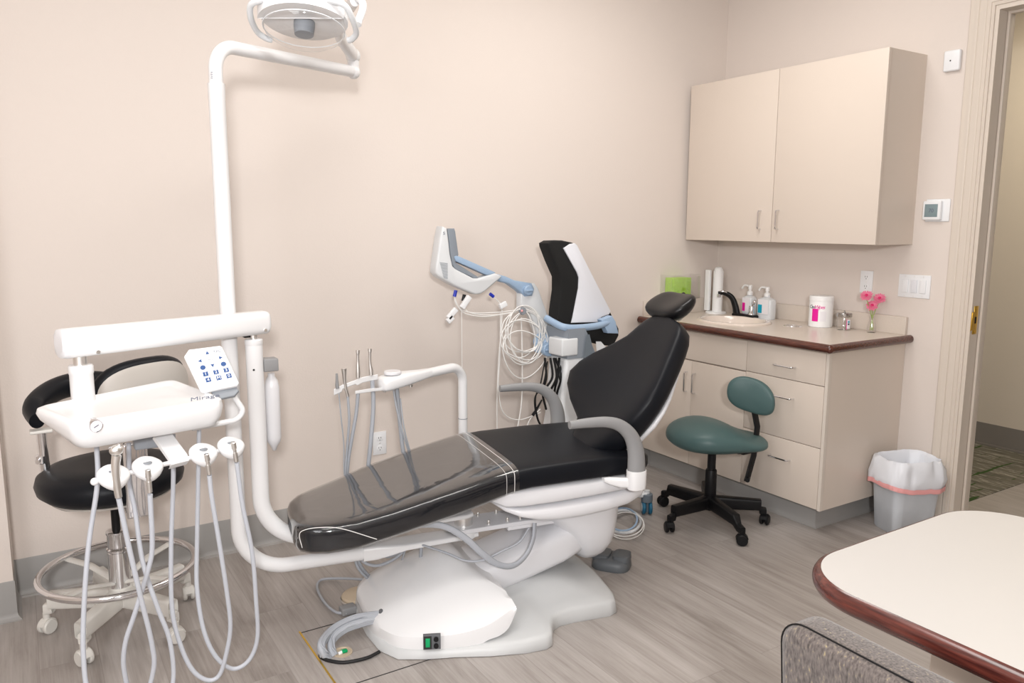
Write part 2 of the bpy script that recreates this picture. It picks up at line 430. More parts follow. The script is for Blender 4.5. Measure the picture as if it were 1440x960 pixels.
# hall
struct('floor_hall', box(((XR+WT+HX)/2+.15, (2.125+5.2)/2, -.027), (HX-XR-WT+.3, 5.2-2.125, .06)), 'carpet')
struct('floor_entry', box(((4.2+HX)/2, (2.125-2.2)/2, -.0305), (HX-4.2+.3, 4.33, .06)), 'floor_planks')
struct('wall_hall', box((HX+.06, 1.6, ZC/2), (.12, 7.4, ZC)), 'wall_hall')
struct('ceiling_hall', box(((XR+WT+HX)/2, 1.6, ZC+.04), (HX-XR-WT, 7.4, .08)), 'ceiling')
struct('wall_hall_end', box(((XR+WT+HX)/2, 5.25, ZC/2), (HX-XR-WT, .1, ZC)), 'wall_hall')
struct('baseboard_hall', join(box((HX-.003, 1.6, .08), (.006, 7.2, .146)), box((HX-.012, 1.6, .008), (.024, 7.2, .01))), 'hall_base')
def cove(x0, y0, x1, y1, nx, ny, h=.156):
    """vinyl cove base: thin sheet with a curved toe, between two points, facing (nx, ny)"""
    prof = [(0.0, 0), (.017, 0), (.017, .004), (.011, .009), (.006, .018), (.004, .03), (.004, h-.004), (.002, h), (0, h)]
    return loft([[V((x0+nx*d, y0+ny*d, z)) for d, z in prof], [V((x1+nx*d, y1+ny*d, z)) for d, z in prof]])
def cove3(p, q, r, n1, n2, h=.156):
    prof = [(0.0, 0), (.017, 0), (.017, .004), (.011, .009), (.006, .018), (.004, .03), (.004, h-.004), (.002, h), (0, h)]
    return loft([[V((p[0]+n1[0]*d, p[1]+n1[1]*d, z)) for d, z in prof], [V((q[0]+(n1[0]+n2[0])*d, q[1]+(n1[1]+n2[1])*d, z)) for d, z in prof], [V((r[0]+n2[0]*d, r[1]+n2[1]*d, z)) for d, z in prof]])
struct('baseboard_back', cove(PXE, YB, 3.28, YB, 0, -1), 'base_grey')
struct('baseboard_back_toe', box(((PXE+3.26)/2, YB-.013, .0035), (3.26-PXE, .026, .007)), 'base_lip')['kind'] = 'structure'
struct('baseboard_pilaster', cove3((XL, PYF), (PXE, PYF), (PXE, YB), (0, -1), (1, 0)), 'base_grey')
struct('baseboard_right', join(cove(XR, 2.077, XR, 2.26, -1, 0)), 'base_grey')
struct('baseboard_front', join(cove(XL, YF, XR, YF, 0, 1), cove(XL, YF, XL, PYF, 1, 0), cove(XR, YF, XR, DY0-.12, -1, 0)), 'base_grey')

# door frame
dr = bpy.data.objects.new('door_1', None); COL.objects.link(dr); dr.location = (XR, DY1, 0); dr['kind'] = 'structure'; ORG['door_1'] = V((XR, DY1, 0))
def casing_prof():
    # (distance from opening, projection from wall)
    return [(0, 0), (0, .012), (.008, .014), (.010, .011), (.014, .011), (.016, .015), (.030, .016), (.036, .013), (.045, .016), (.062, .018), (.070, .014), (.080, .019), (.094, .022), (.104, .020), (.107, .016), (.107, 0)]
pr = casing_prof()
far = [[V((XR-p, DY1+d, z+(d if z > 1 else 0))) for d, p in pr] for z in (0, DZ)]
head0 = [V((XR-p, DY1+d, DZ+d)) for d, p in pr]; head1 = [V((XR-p, DY0-d, DZ+d)) for d, p in pr]; near1 = [V((XR-p, DY0-d, 0)) for d, p in pr]
struct('casing', loft([far[0], head0, head1, near1]), 'casing', dr, ang=25)
JT = .02
struct('jamb', join(box((XR+WT/2, DY1-JT/2+.002, DZ/2), (WT+.012, JT, DZ)), box((XR+WT/2, DY0+JT/2, DZ/2), (WT+.012, JT, DZ)), box((XR+WT/2, (DY0+DY1)/2, DZ-JT/2), (WT+.012, DY1-DY0-2*JT+.004, JT))), 'casing', dr)
SX = XR+.062
struct('door_stop', join(box((SX+.018, DY1-JT-.006, DZ/2), (.036, .012, DZ-JT), .003), box((SX+.018, DY0+JT+.006, DZ/2), (.036, .012, DZ-JT), .003), box((SX+.018, (DY0+DY1)/2, DZ-JT-.006), (.036, DY1-DY0-.05, .012), .003)), 'casing', dr)
sp_ = part('strike_plate', join(box((XR+.028, DY1-JT-.001, 1.052), (.036, .003, .135), .001), box((XR+.006, DY1-JT-.001, 1.048), (.020, .004, .088), .001), box((XR-.004, DY1-JT+.006, 1.045), (.003, .014, .088))), 'brass', dr, label='yellow brass strike plate')
part('latch_hole', box((XR+.026, DY1-JT-.0030, 1.052), (.014, .001, .032)), 'black', sp_)
part('screw', join(*[lathe([(.0035, 0), (.0035, .0012), (0, .0014)], (XR+.026, DY1-JT-.0024, 1.052+dz), 10, (0, -1, 0)) for dz in (-.055, .055)]), 'brass', sp_)

# ---------------------------------------------------------------- upper wall cabinet
X0, X1 = 3.498, XR; Y0, Y1 = 2.266, 3.535; Z0, Z1 = 1.403, 2.318
uc = thing('wall_cabinet', ((X0+X1)/2, (Y0+Y1)/2, Z0), 'beige two-door wall cabinet hung above the sink counter', 'cabinet')
part('body', join(box(((X0+.022+X1)/2, (Y0+Y1)/2+.003, (Z0+Z1)/2), (X1-X0-.022, Y1-Y0-.006, Z1-Z0))), 'laminate', uc)
SPL = 2.888
for (a, b_, hy) in ((Y0, SPL-.002, SPL-.045), (SPL+.002, Y1, SPL+.075)):
    d_ = part('door', box((X0+.0095, (a+b_)/2, (Z0+Z1)/2), (.019, b_-a, Z1-Z0-.002), .0015), 'laminate', uc)
    hb = [(X0, hy, 1.474), (X0-.026, hy, 1.474), (X0-.026, hy, 1.575), (X0, hy, 1.575)]
    part('handle', tube(fillet(hb, .012), .0042, 10), 'chrome', d_, label='slim chrome bar handle')

# ---------------------------------------------------------------- base cabinet
bx = 3.20; BYN, BYF = 2.264, YB-.004; TB = .12; TT = .905
bc = thing('base_cabinet', ((bx+XR)/2, (BYN+BYF)/2, 0), 'beige base cabinet with doors and three drawers under the sink counter', 'cabinet')
part('body', join(box(((bx+.021+XR-.002)/2, (BYN+BYF)/2, (TB+TT)/2), (XR-.002-bx-.021, BYF-BYN, TT-TB))), 'laminate', bc)
part('side_edge', box((bx+.012, BYN+.008, (TB+TT)/2), (.02, .016, TT-TB)), 'laminate_edge', bc)
part('toe_kick', box(((bx+.075+XR-.002)/2, (BYN+.072+BYF)/2, TB/2), (XR-.002-bx-.075, BYF-BYN-.072, TB)), 'base_grey', bc)
part('cove_base', join(cove3((bx+.075, BYF-.02), (bx+.075, BYN+.072), (XR-.004, BYN+.072), (-1, 0), (0, -1), .115)), 'base_grey', bc)
g = .0016
def front(name, y0, y1, z0, z1): return part(name, box((bx+.01, (y0+y1)/2, (z0+z1)/2), (.0195, y1-y0-2*g, z1-z0-2*g), .0015), 'laminate', bc)
ys = 2.757; ym = 3.148; ye = 3.545
def pull(o, p, q):
    p = V(p); q = V(q); e = V((-.026, 0, 0)); part('handle', tube(fillet([p, p+e, q+e, q], .012), .0042, 10), 'chrome', o, label='slim chrome bar handle')
yh0, yh1 = 2.449, 2.568
for (z0, z1, zh) in ((.736, .900, .803), (.431, .736, .645), (TB+.002, .431, .33)):
    d_ = front('drawer', BYN+.017, ys, z0, z1); pull(d_, (bx, yh0, zh), (bx, yh1, zh))
for (a, b_, hy) in ((ys, ym, ym-.032), (ym, ye, ym+.032)):
    d_ = front('door', a, b_, TB+.002, .731); pull(d_, (bx, hy, .548), (bx, hy, .662))
front('false_drawer', ys, ye, .735, .900)

# ---------------------------------------------------------------- counter top with wood nosing and splash
CT = .945
ct = thing('countertop', (3.5, 2.9, .905), 'beige laminate worktop with dark cherry wood nosing and backsplash', 'countertop')
cxe = 3.172; cye = 2.244
hc = V((PZ(1029, 452, CT).x+.015, PZ(1029, 452, CT).y, CT))  # sink centre
SRX, SRY = .185, .225
# slab with an oval hole for the bowl
n_ = 48
outer = []; inner = []
xa, xb, ya, yb = cxe, XR-.001, cye, YB-.001
for i in range(n_):
    a = 2*pi*i/n_; dx, dy = cos(a), sin(a)
    tx = ((xb-hc.x)/dx if dx > 0 else (xa-hc.x)/dx) if abs(dx) > 1e-6 else 9
    ty = ((yb-hc.y)/dy if dy > 0 else (ya-hc.y)/dy) if abs(dy) > 1e-6 else 9
    t = min(tx, ty); outer.append(V((hc.x+dx*t, hc.y+dy*t, 0))); inner.append(V((hc.x+dx*(SRX-.03), hc.y+dy*(SRY-.03), 0)))
for (qx, qy) in ((xa, ya), (xa, yb), (xb, ya), (xb, yb)):   # snap nearest ring point to the corners
    k = min(range(n_), key=lambda i: (outer[i]-V((qx, qy, 0))).length); outer[k] = V((qx, qy, 0))
up_ = lambda L, z: [V((p.x, p.y, z)) for p in L]
part('slab', loft([up_(outer, CT), up_(inner, CT), up_(inner, .905), up_(outer, .905)], close=True, cap=False), 'counter', ct)
nr = .021; zc_ = CT-.0195
part('wood_nosing', join(tube([(cxe-.002, YB-.002, zc_), (cxe-.002, cye, zc_)], nr, 16), tube([(cxe-.002, cye, zc_), (XR-.002, cye, zc_)], nr, 16), ball((cxe-.002, cye, zc_), nr*1.03, 8),
                         box(((cxe+.012), (YB+cye)/2, CT-.02), (.02, YB-cye-.01, .038)), box(((XR+cxe)/2, cye+.012, CT-.02), (XR-cxe-.01, .02, .038))), 'cherry', ct, label='dark cherry wood edge nosing')
part('backsplash', join(rbox((XR-.011, (cye+.015+YB)/2, CT+.045), (.021, YB-cye-.017, .092), .004), rbox(((3.19+XR)/2-.01, YB-.011, CT+.045), (XR-3.19-.02, .021, .092), .004)), 'counter', ct)

# sink (drop-in oval bowl)
sk = thing('sink', (hc.x, hc.y, CT), 'oval beige drop-in sink bowl set in the worktop', 'sink')
prof = [(1.0, 0), (1.0, .006), (.975, .011), (.92, .013), (.87, .010), (.83, -.002), (.78, -.03), (.66, -.09), (.45, -.125), (.12, -.133)]
rings = [[V((hc.x+SRX*r*cos(2*pi*i/48), hc.y+SRY*r*sin(2*pi*i/48), CT+h)) for i in range(48)] for r, h in prof]
part('basin', loft(rings, cap=False), 'sink', sk)
part('drain', lathe([(.03, 0), (.03, .003), (.022, .003), (.02, .001), (0, .001)], (hc.x, hc.y, CT-.133), 20), 'chrome', sk)

# faucet
fb = PZ(1038, 445, CT); fb = V((3.655, fb.y*3.655/fb.x-.032, CT+.006))
fc = thing('faucet', tuple(fb), 'black and chrome lever faucet behind the sink bowl', 'faucet')
yl = V((0, 1, 0))
part('base_plate', rbox(fb+V((0, -.02, .009)), (.05, .17, .018), .008), 'black', fc)
sptop = fb+V((0, .045, .012))
# spout rises and arcs toward the bowl and the left
spath = [sptop, sptop+V((-.005, .01, .05)), sptop+V((-.02, .028, .10)), sptop+V((-.05, .06, .125)), sptop+V((-.075, .085, .122))]
sm = smooth(spath, 6)
part('spout', tube(sm, [.022-.010*i/(len(sm)-1) for i in range(len(sm))], 14, flat=(.8, 1.1)), 'black', fc)
part('spout_cap', tube([p+V((0, 0, .0085)) for p in sm[10:]], [.008+.006*sin(pi*i/(len(sm)-11)) for i in range(len(sm)-10)], 12, flat=(.55, 1.0)), 'chrome', fc, label='chrome strip along the top of the spout')
part('aerator', cyl(sm[-1]+V((.004, -.004, -.004)), sm[-1]+V((.004, -.004, -.024)), .010, n=14), 'chrome', fc)
kb = fb+V((0, -.068, .016))
part('valve', lathe([(.018, 0), (.018, .01), (.013, .02), (.014, .045), (.011, .055), (0, .058)], kb, 18), 'chrome', fc)
part('lever', join(tube([kb+V((0, 0, .05)), kb+V((-.02, -.03, .068)), kb+V((-.03, -.045, .082))], .0045, 10), ball(kb+V((-.034, -.05, .085)), .011, 8)), 'chrome', fc)

# ---------------------------------------------------------------- things on the counter
def bottle(px, py, xw, lab, lx, label, w=.085, d=.065, h=.13, pump_h=.06):
    c = V((xw, PZ(px, py, CT).y*xw/PZ(px, py, CT).x, CT))
    t = thing('soap_bottle', tuple(c), label, 'soap dispenser', 'pump soap bottles behind the faucet')
    secs = [(0, .96), (.004, 1), (h*.80, 1), (h*.90, .93), (h*.97, .6), (h, .34), (h+.012, .34)]
    part('bottle_body', loft([sring(c+V((0, 0, z)), (1, 0, 0), (0, 1, 0), d/2*s, w/2*s, 4, 28) for z, s in secs]), 'frost', t)
    part('liquid', loft([sring(c+V((0, 0, z)), (1, 0, 0), (0, 1, 0), d/2*.93, w/2*.93, 4, 28) for z in (.003, .038)]), 'frost', t, label='clear liquid in the bottom')
    part('collar', lathe([(.0175, 0), (.0175, .016), (.012, .022), (.008, .024), (.0065, pump_h*.7), (0, pump_h*.7)], c+V((0, 0, h+.004)), 18), 'white_plastic', t)
    top = c+V((0, 0, h+pump_h))
    part('pump_head', join(tube(fillet([top+V((0, -.012, -.005)), top+V((0, .045, 0)), top+V((0, .062, -.022))], .014), [.008]*3+[.0055]*20 if False else .0062, 10), cyl(top+V((0, 0, -.022)), top+V((0, 0, .003)), .0115, n=14)), 'white_plastic', t)
    xl = c.x-d/2-.0008
    part('label', box((xl, c.y+.000, c.z+.075), (.0008, w*.74, .085)), 'label_white', t)
    part('label_band', box((xl-.0006, c.y+w*.2, c.z+.062), (.0008, w*.28, .05)), lab, t)
    for k in range(3): text('lettering', ('ALOE\nGEL', 'soft', 'clean')[k], (.009, .006, .006)[k], 'ink_grey', t, (xl-.0008, c.y-.006, c.z+.10-.024*k), (0, -1, 0), (0, 0, 1)) if k == 9 else None
    return t
bottle(1053, 445, 3.725, 'magenta', 0, 'frosted pump soap bottle with pink label, left of the other', w=.075)
bottle(1077, 450, 3.720, 'teal', 0, 'frosted pump soap bottle with teal label, beside the faucet lever', w=.105, h=.130, pump_h=.058)

# cup / towel tube dispenser in the corner
dc = V((3.70, 3.452, CT))
cd = thing('cup_dispenser', tuple(dc), 'white twin-tube cup dispenser standing in the counter corner', 'dispenser')
part('tray', lathe([(.065, 0), (.065, .008), (.055, .012), (0, .012)], dc, 32), 'white_plastic', cd)
hgt = .265
part('tube', lathe([(.031, .012), (.031, hgt), (.029, hgt+.003), (0, hgt+.003)], dc+V((.0, -.01, 0)), 28), 'white_plastic', cd)
part('cap', lathe([(.026, hgt+.003), (.027, hgt+.012), (.018, hgt+.024), (0, hgt+.028)], dc+V((0, -.01, 0)), 28), 'white_plastic', cd)
part('rail', rbox(dc+V((-.028, .048, .012+hgt/2-.002)), (.022, .036, hgt-.008), .004), 'white_plastic', cd)

# glove box in a clear holder on the back wall
gb = thing('glove_box_holder', (3.45, YB-.05, 1.06), 'clear acrylic wall holder over the left end of the counter', 'holder')
hx0, hx1, hz0, hz1, hd = 3.33, 3.575, 1.045, 1.192, .095
part('holder_shell', join(box(((hx0+hx1)/2, YB-hd, (hz0+hz1)/2), (hx1-hx0, .003, hz1-hz0)), box((hx0, YB-hd/2, (hz0+hz1)/2), (.003, hd, hz1-hz0)), box((hx1, YB-hd/2, (hz0+hz1)/2), (.003, hd, hz1-hz0)),
                          box(((hx0+hx1)/2, YB-hd/2, hz0), (hx1-hx0, hd, .003))), 'acrylic', gb)
single('glove_box', rbox((3.435, YB-.046, 1.045+.066), (.145, .078, .125), .003), 'green_box', 'bright lime green glove box inside the clear wall holder', 'box')

# wipes canister
wc = V((3.705, PZ(1153, 462, CT).y*3.705/PZ(1153, 462, CT).x, CT))
wp = thing('wipes_canister', tuple(wc), 'large white wipes canister with magenta square label', 'canister')
part('body', lathe([(.058, 0), (.062, .004), (.062, .145), (.060, .149), (0, .149)], wc, 48), 'white_plastic', wp)
part('lid', lathe([(.0635, .145), (.0635, .166), (.060, .171), (0, .171)], wc, 48), 'white_plastic', wp)
def wrap(t, name, c, r, a0, a1, z0, z1, m, k=10):
    f = []; v = []
    for rr in (r, r+.0007):
        for i in range(k+1):
            a = a0+(a1-a0)*i/k
            v += [V((c.x+rr*cos(a), c.y+rr*sin(a), c.z+z0)), V((c.x+rr*cos(a), c.y+rr*sin(a), c.z+z1))]
    o = 2*(k+1)
    for i in range(k):
        f.append((2*i, 2*i+2, 2*i+3, 2*i+1)); f.append((o+2*i, o+2*i+1, o+2*i+3, o+2*i+2))
    return part(name, (v, f), m, t)
def facing(c): return math.atan2(-c.y, -c.x)      # angle from the thing toward the camera
a_ = facing(wc)
wrap(wp, 'magenta_label', wc, .0622, a_-.78, a_-.22, .034, .103, 'magenta')
for ch_, da, col_ in [('C', -.86, 'ink'), ('a', -.72, 'ink'), ('v', -.60, 'ink'), ('i', -.50, 'ink'), ('W', -.33, 'magenta'), ('i', -.18, 'magenta'), ('p', -.07, 'magenta'), ('e', .07, 'magenta'), ('s', .2, 'magenta')]:
    aa = a_+da*1.15; text('letter', ch_, .027, col_, wp, (wc.x+.0625*cos(aa), wc.y+.0625*sin(aa), wc.z+.112), (-sin(aa), cos(aa), 0), (0, 0, 1), shear=.25)
wrap(wp, 'fine_print', wc, .0621, a_-.05, a_+.45, .036, .09, 'label_white')
b2 = V((3.745, wc.y+.062, CT))
bk_ = thing('wipes_tub', tuple(b2), 'blue and white labelled tub half hidden behind the wipes canister', 'canister')
part('body', lathe([(.034, 0), (.036, .003), (.036, .108), (0, .108)], b2, 32), 'label_white', bk_)
wrap(bk_, 'blue_band', b2, .0362, facing(b2)-1.3, facing(b2)+.4, .02, .095, 'blue_label', 14)
part('lid', lathe([(.037, .105), (.037, .119), (.034, .122), (0, .122)], b2, 32), 'white_plastic', bk_)

# glass jar with steel lid
jc = V((3.70, PZ(1186, 465, CT).y*3.70/PZ(1186, 465, CT).x, CT))
jr = thing('glass_jar', tuple(jc), 'small clear glass jar with a chrome lid beside the canister', 'jar')
part('glass', lathe([(0, .003), (.030, .003), (.0315, .006), (.0315, .058), (.029, .066), (.029, .072), (.033, .072), (.035, .062), (.035, .004), (.032, 0), (0, 0)], jc, 32), 'shield', jr)
part('lid', lathe([(.038, .070), (.039, .072), (.039, .087), (.036, .091), (.01, .093), (.004, .095), (.004, .103), (0, .104)], jc, 32), 'dull_steel', jr)
wrap(jr, 'label', jc, .0354, facing(jc)+.35, facing(jc)+1.05, .01, .058, 'label_white')
wrap(jr, 'red_stripe', jc, .0358, facing(jc)+.35, facing(jc)+.43, .006, .060, 'magenta')
for zz, mm in ((.046, 'teal'), (.034, 'ink')): wrap(jr, 'label_mark', jc, .0358, facing(jc)+.55, facing(jc)+.85, zz-.004, zz+.005, mm)

# vase and flowers
vc = V((3.735, PZ(1225, 468, CT).y*3.735/PZ(1225, 468, CT).x, CT))
vs = single('vase', lathe([(0, .004), (.017, .004), (.0215, .012), (.021, .03), (.013, .062), (.0115, .078), (.0135, .085), (.015, .085), (.013, .078), (.0145, .062), (.0225, .03), (.0235, .010), (.02, 0), (0, 0)], vc, 28), 'shield', 'small clear glass bud vase at the end of the counter', 'vase', loc=vc)
def flower(px, py, r, label):
    hd = PD(px, py, vc+V((0, 0, 0))); hd = vc+(hd-vc)
    f_ = thing('flower', tuple(vc+V((0, 0, .01))), label, 'flower', 'pink flowers in the bud vase')
    lean = V(((hd.x-vc.x)*.3, (hd.y-vc.y)*.3, 0))
    part('stem', tube(smooth([vc-lean*.7+V((0, 0, .012)), vc+V((0, 0, .075))+lean*.15, hd-V((0, 0, .01))], 6), .0021, 8), 'leaf', f_)
    ax = (CAM-hd).normalized()*.8+V((0, 0, .55)); ax.normalize(); u = ax.orthogonal().normalized(); w = ax.cross(u)
    pet = []
    for ring, (cnt, L, tilt) in enumerate(((20, r, .15), (18, r*.86, .45), (14, r*.66, .8), (9, r*.42, 1.15))):
        for i in range(cnt):
            a = 2*pi*(i+.5*ring)/cnt+random.uniform(-.1, .1); d = (u*cos(a)+w*sin(a)); side = ax.cross(d)
            tt = tilt+random.uniform(-.12, .12); L2 = L*random.uniform(.9, 1.08)
            p0 = hd; p1 = hd+(d*cos(tt)+ax*sin(tt))*L2*.55; p2 = hd+(d*cos(tt*.8)+ax*sin(tt*.8))*L2
            wd = L*.13+.0008
            pet.append(loft([[p0+side*.001, p0-ax*.0006, p0-side*.001, p0+ax*.0006], [p1+side*wd, p1-ax*.0008, p1-side*wd, p1+ax*.0006], [p2+side*wd*.4, p2-ax*.0006, p2-side*wd*.4, p2+ax*.0006]]))
    part('petals', join(*pet), 'petal', f_)
    part('flower_centre', ball(hd+ax*.004, r*.3, 8), 'petal_core', f_)
flower(1218.5, 416, .032, 'pink flower, upper left bloom of the bud vase')
flower(1237, 420, .032, 'pink flower, right bloom of the bud vase')
flower(1226.5, 430, .031, 'pink flower, lowest front bloom of the bud vase')
# steel grommet
gc = V((3.60, PZ(1115, 457, CT).y*3.60/PZ(1115, 457, CT).x, CT))
gm = thing('waste_chute_ring', tuple(gc), 'round steel ring set flush in the worktop beside the sink', 'grommet')
part('ring', lathe([(.050, 0), (.049, .003), (.038, .004), (.030, .001), (.03, 0)], gc, 36), 'chrome', gm)
part('flap', lathe([(.031, .0003), (.0, .0006)], gc, 36), 'steel', gm)

# ---------------------------------------------------------------- wall plates
def plate_outlet(name, c, nrm, label):
    """duplex outlet; nrm is the outward wall normal"""
    n_ = V(nrm); s = V((0, 0, 1)).cross(n_); up = V((0, 0, 1)); c = V(c)
    t = thing(name, tuple(c), label, 'outlet', 'electrical outlets')
    w, h = .072, .117
    part('plate', bprism([c+s*(w/2*i)+up*(h/2*j) for i, j in ((-1, -1), (1, -1), (1, 1), (-1, 1))], n_*.006, .003), 'plate', t)
    for dz in (.0255, -.0255):
        r = part('receptacle', bprism([c+n_*.005+up*dz+s*(.0165*(1 if abs(x) > .6 else 1)*x)+up*(.0145*y) for x, y in ((-1, -.6), (-.6, -1), (.6, -1), (1, -.6), (1, .6), (.6, 1), (-.6, 1), (-1, .6))], n_*.0025, .0005), 'plate', t)
        part('slot', join(*[box((0, 0, 0), (1e-3, 1e-3, 1e-3)) if False else prism([c+n_*.0074+up*(dz+.003+j*.004)+s*(o+i*.0012) for i, j in ((-1, -1), (1, -1), (1, 1), (-1, 1))], n_*.0004) for o in (-.006, .006)],
                          prism([c+n_*.0074+up*(dz-.0085)+s*(.0024*cos(k*pi/4))+up*(.0024*sin(k*pi/4)) for k in range(8)], n_*.0004)), 'slot', r)
    part('screw', lathe([(.003, 0), (.003, .001), (0, .0012)], c+n_*.006, 10, n_), 'steel', t)
    return t
plate_outlet('wall_outlet', (1.466, YB, .405), (0, -1, 0), 'white duplex outlet low on the back wall behind the chair')
plate_outlet('wall_outlet', (XR, 2.507, 1.199), (-1, 0, 0), 'white duplex outlet on the wall above the pink flowers')
sc_ = V((XR, 2.242, 1.194)); sw = thing('light_switch', tuple(sc_), 'white three-gang rocker switch plate beside the door frame', 'switch')
part('plate', bprism([sc_+V((0, .083*i, .058*j)) for i, j in ((-1, -1), (-1, 1), (1, 1), (1, -1))], (-.006, 0, 0), .003), 'plate', sw)
for k in (-1, 0, 1):
    part('rocker', rbox(sc_+V((-.008, k*.046, 0)), (.006, .032, .066), .002), 'switch' if k == 0 else 'plate', sw)
for k in (-1, 0, 1):
    for j in (-1, 1): part('screw', lathe([(.0026, 0), (.0026, .001), (0, .0012)], sc_+V((-.006, k*.046, j*.049)), 8, (-1, 0, 0)), 'steel', sw)
tc_ = V((XR, 2.163, 1.571)); th = thing('thermostat', tuple(tc_), 'white square thermostat with grey display by the wall cabinet', 'thermostat')
part('back_plate', rbox(tc_+V((-.003, -.008, 0)), (.006, .118, .108), .004), 'plate', th)
part('housing', rbox(tc_+V((-.014, .012, -.001)), (.022, .09, .092), .006), 'plate', th)
lc = part('display', rbox(tc_+V((-.0255, .013, -.001)), (.002, .064, .062), .0008), 'lcd', th, label='grey-green display')
text('digits', '70', .026, 'ink_grey', th, tc_+V((-.0268, .012, -.002)), (0, -1, 0), (0, 0, 1))
sc2 = V((XR, 2.141, 2.268)); se = thing('wall_sensor', tuple(sc2), 'small white square sensor high on the wall beside the door', 'sensor')
part('housing', rbox(sc2+V((-.011, 0, 0)), (.022, .078, .096), .008), 'plate', se)
part('lens', lathe([(.0035, 0), (.0035, .0008), (0, .001)], sc2+V((-.0222, .004, 0)), 12, (-1, 0, 0)), 'slot', se)

# ---------------------------------------------------------------- trash bin with bag
tcn = V((3.640, 2.098, 0)); ra = radians(-20); tu = V((cos(ra), sin(ra), 0)); tw = V((-sin(ra), cos(ra), 0))
tb = thing('trash_bin', tuple(tcn), 'grey plastic wastebasket lined with a white bag beside the cabinet', 'trash bin')
def binring(z, hx_, hy_, n=6, k=64, wob=0, ph=0):
    r = sring(tcn+V((0, 0, z)), tu, tw, hx_, hy_, n, k)
    if wob:
        out = []
        for i, p in enumerate(r):
            d = (p-tcn); d.z = 0; d.normalize()
            f = noise.noise(V((d.x*4+ph, d.y*4, z*9+ph)))+.5*noise.noise(V((d.x*11, d.y*11+ph, z*20)))
            out.append(p+d*wob*f+V((0, 0, wob*.8*noise.noise(V((d.x*3, d.y*3, ph+5))))))
        return out
    return r
part('basket', loft([binring(0, .110, .084), binring(.004, .113, .087), binring(.31, .136, .104), binring(.335, .138, .106), binring(.335, .134, .102), binring(.01, .109, .083)], cap=True), 'bin', tb)
bagr = [binring(.228, .143, .111, 5, 96, .005, 1), binring(.245, .158, .124, 4, 96, .012, 1), binring(.285, .156, .121, 4, 96, .016, 2), binring(.325, .150, .117, 4, 96, .014, 3), binring(.358, .144, .112, 4, 96, .013, 4),
        binring(.372, .134, .104, 4, 96, .010, 5), binring(.358, .124, .095, 4, 96, .014, 6), binring(.27, .116, .088, 4, 96, .016, 7), binring(.15, .108, .082, 4, 96, .014, 8), binring(.10, .06, .05, 3, 96, .01, 9)]
part('bag', loft(bagr, cap=False), 'bag', tb, ang=80, label='white bin bag folded over the rim')
rb = [p+V((0, 0, .010*sin(i/96*2*pi*2+1))) for i, p in enumerate(binring(.240, .160, .126, 4, 96, .010, 1))]
part('drawstring', loft([[p+V((0, 0, -.011)) for p in rb], [p+V((0, 0, .011)) for p in rb], [p+(tcn-p).normalized()*.002*1+V((0, 0, .011)) for p in rb], [p+(tcn-p).normalized()*.002+V((0, 0, -.011)) for p in rb]], close=True, cap=False), 'pink', tb, label='pink drawstring band')

# ---------------------------------------------------------------- green saddle stool
def circ_z(c, r, z, n=24): return [V((c[0]+r*cos(2*pi*i/n), c[1]+r*sin(2*pi*i/n), z)) for i in range(n)]
gs = V((2.885, 2.675, 0))
st = thing('saddle_stool', tuple(gs), 'green vinyl saddle stool with small backrest on black five-star base', 'stool')
DR = (RT-V((0, 0, RT.z))).normalized(); DF = HN.copy()   # level right / level forward as seen in the photo
arm_angles = [math.atan2(2.96-gs.y, 2.834-gs.x)]
tips = [V((2.834-.02, 2.955, 0)), V((2.60, 2.655, 0)), V((2.80, 2.395, 0)), V((3.09, 2.49, 0)), V((3.15, 2.82, 0))]
tips[0] = PZ(932, 711, 0)+V((0, 0, 0)); tips[1] = PZ(941, 748, 0); tips[2] = PZ(1043, 766, 0); tips[3] = PZ(1075, 737, 0)
ctr4 = gs
tips[4] = gs+V((.19, .22, 0))
def five_star(root, c, tips, m, hub_z, arm_h, wheel_m, hood_m, wr=.026, caster_label=None, aw=.02):
    for tp in tips:
        d = (tp-c); d.z = 0; L = d.length; d.normalize(); s = V((0, 0, 1)).cross(d)
        secs = []
        for t, hw, hh, z in ((.02, aw*1.2, arm_h*.75, hub_z), (.25, aw*1.05, arm_h*.62, hub_z-.002), (.9*L, aw*.75, arm_h*.42, hub_z-.030), (L+.004, aw*.72, arm_h*.40, hub_z-.036)):
            tt = t if t in (.02,) else (t if t > .5*L else .3*L)
            secs.append(sring(c+d*tt+V((0, 0, z)), s, (0, 0, 1), hw, hh, 5, 20))
        a_ = part('arm', loft(secs), m, root)
        cz = wr
        w = tp+V((0, 0, cz)); rd = V((s.x, s.y, 0))
        rd = (rd+d*.5).normalized(); ax = V((0, 0, 1)).cross(rd)
        cs = part('caster', join(cyl(tp+V((0, 0, cz+.012)), c+d*(L)+V((0, 0, hub_z-.036)), .0075, n=12), cyl(tp+V((0, 0, wr*1.7)), tp+V((0, 0, hub_z-.05)), .012, n=14)), hood_m, a_)
        part('wheel', join(cyl(w-ax*.022, w-ax*.006, wr, n=24, bev=.004), cyl(w+ax*.006, w+ax*.022, wr, n=24, bev=.004), cyl(w-ax*.008, w+ax*.008, wr*.5, n=12)), wheel_m, a_)
        part('wheel_hood', loft([[w+ax*o+(rd*cos(t)+V((0, 0, 1))*sin(t))*(wr+.003) for t in [pi*.08+i*(pi*.84)/10 for i in range(11)]]+[w+ax*o+(rd*cos(t)+V((0, 0, 1))*sin(t))*(wr-.006) for t in [pi*.92-i*(pi*.84)/10 for i in range(11)]] for o in (-.014, .014)]), hood_m, a_)
five_star(st, gs, tips, 'black', .105, .045, 'black', 'black', .027)
part('hub', lathe([(.028, .065), (.036, .075), (.036, .135), (.03, .14), (0, .14)], gs, 28), 'black', st)
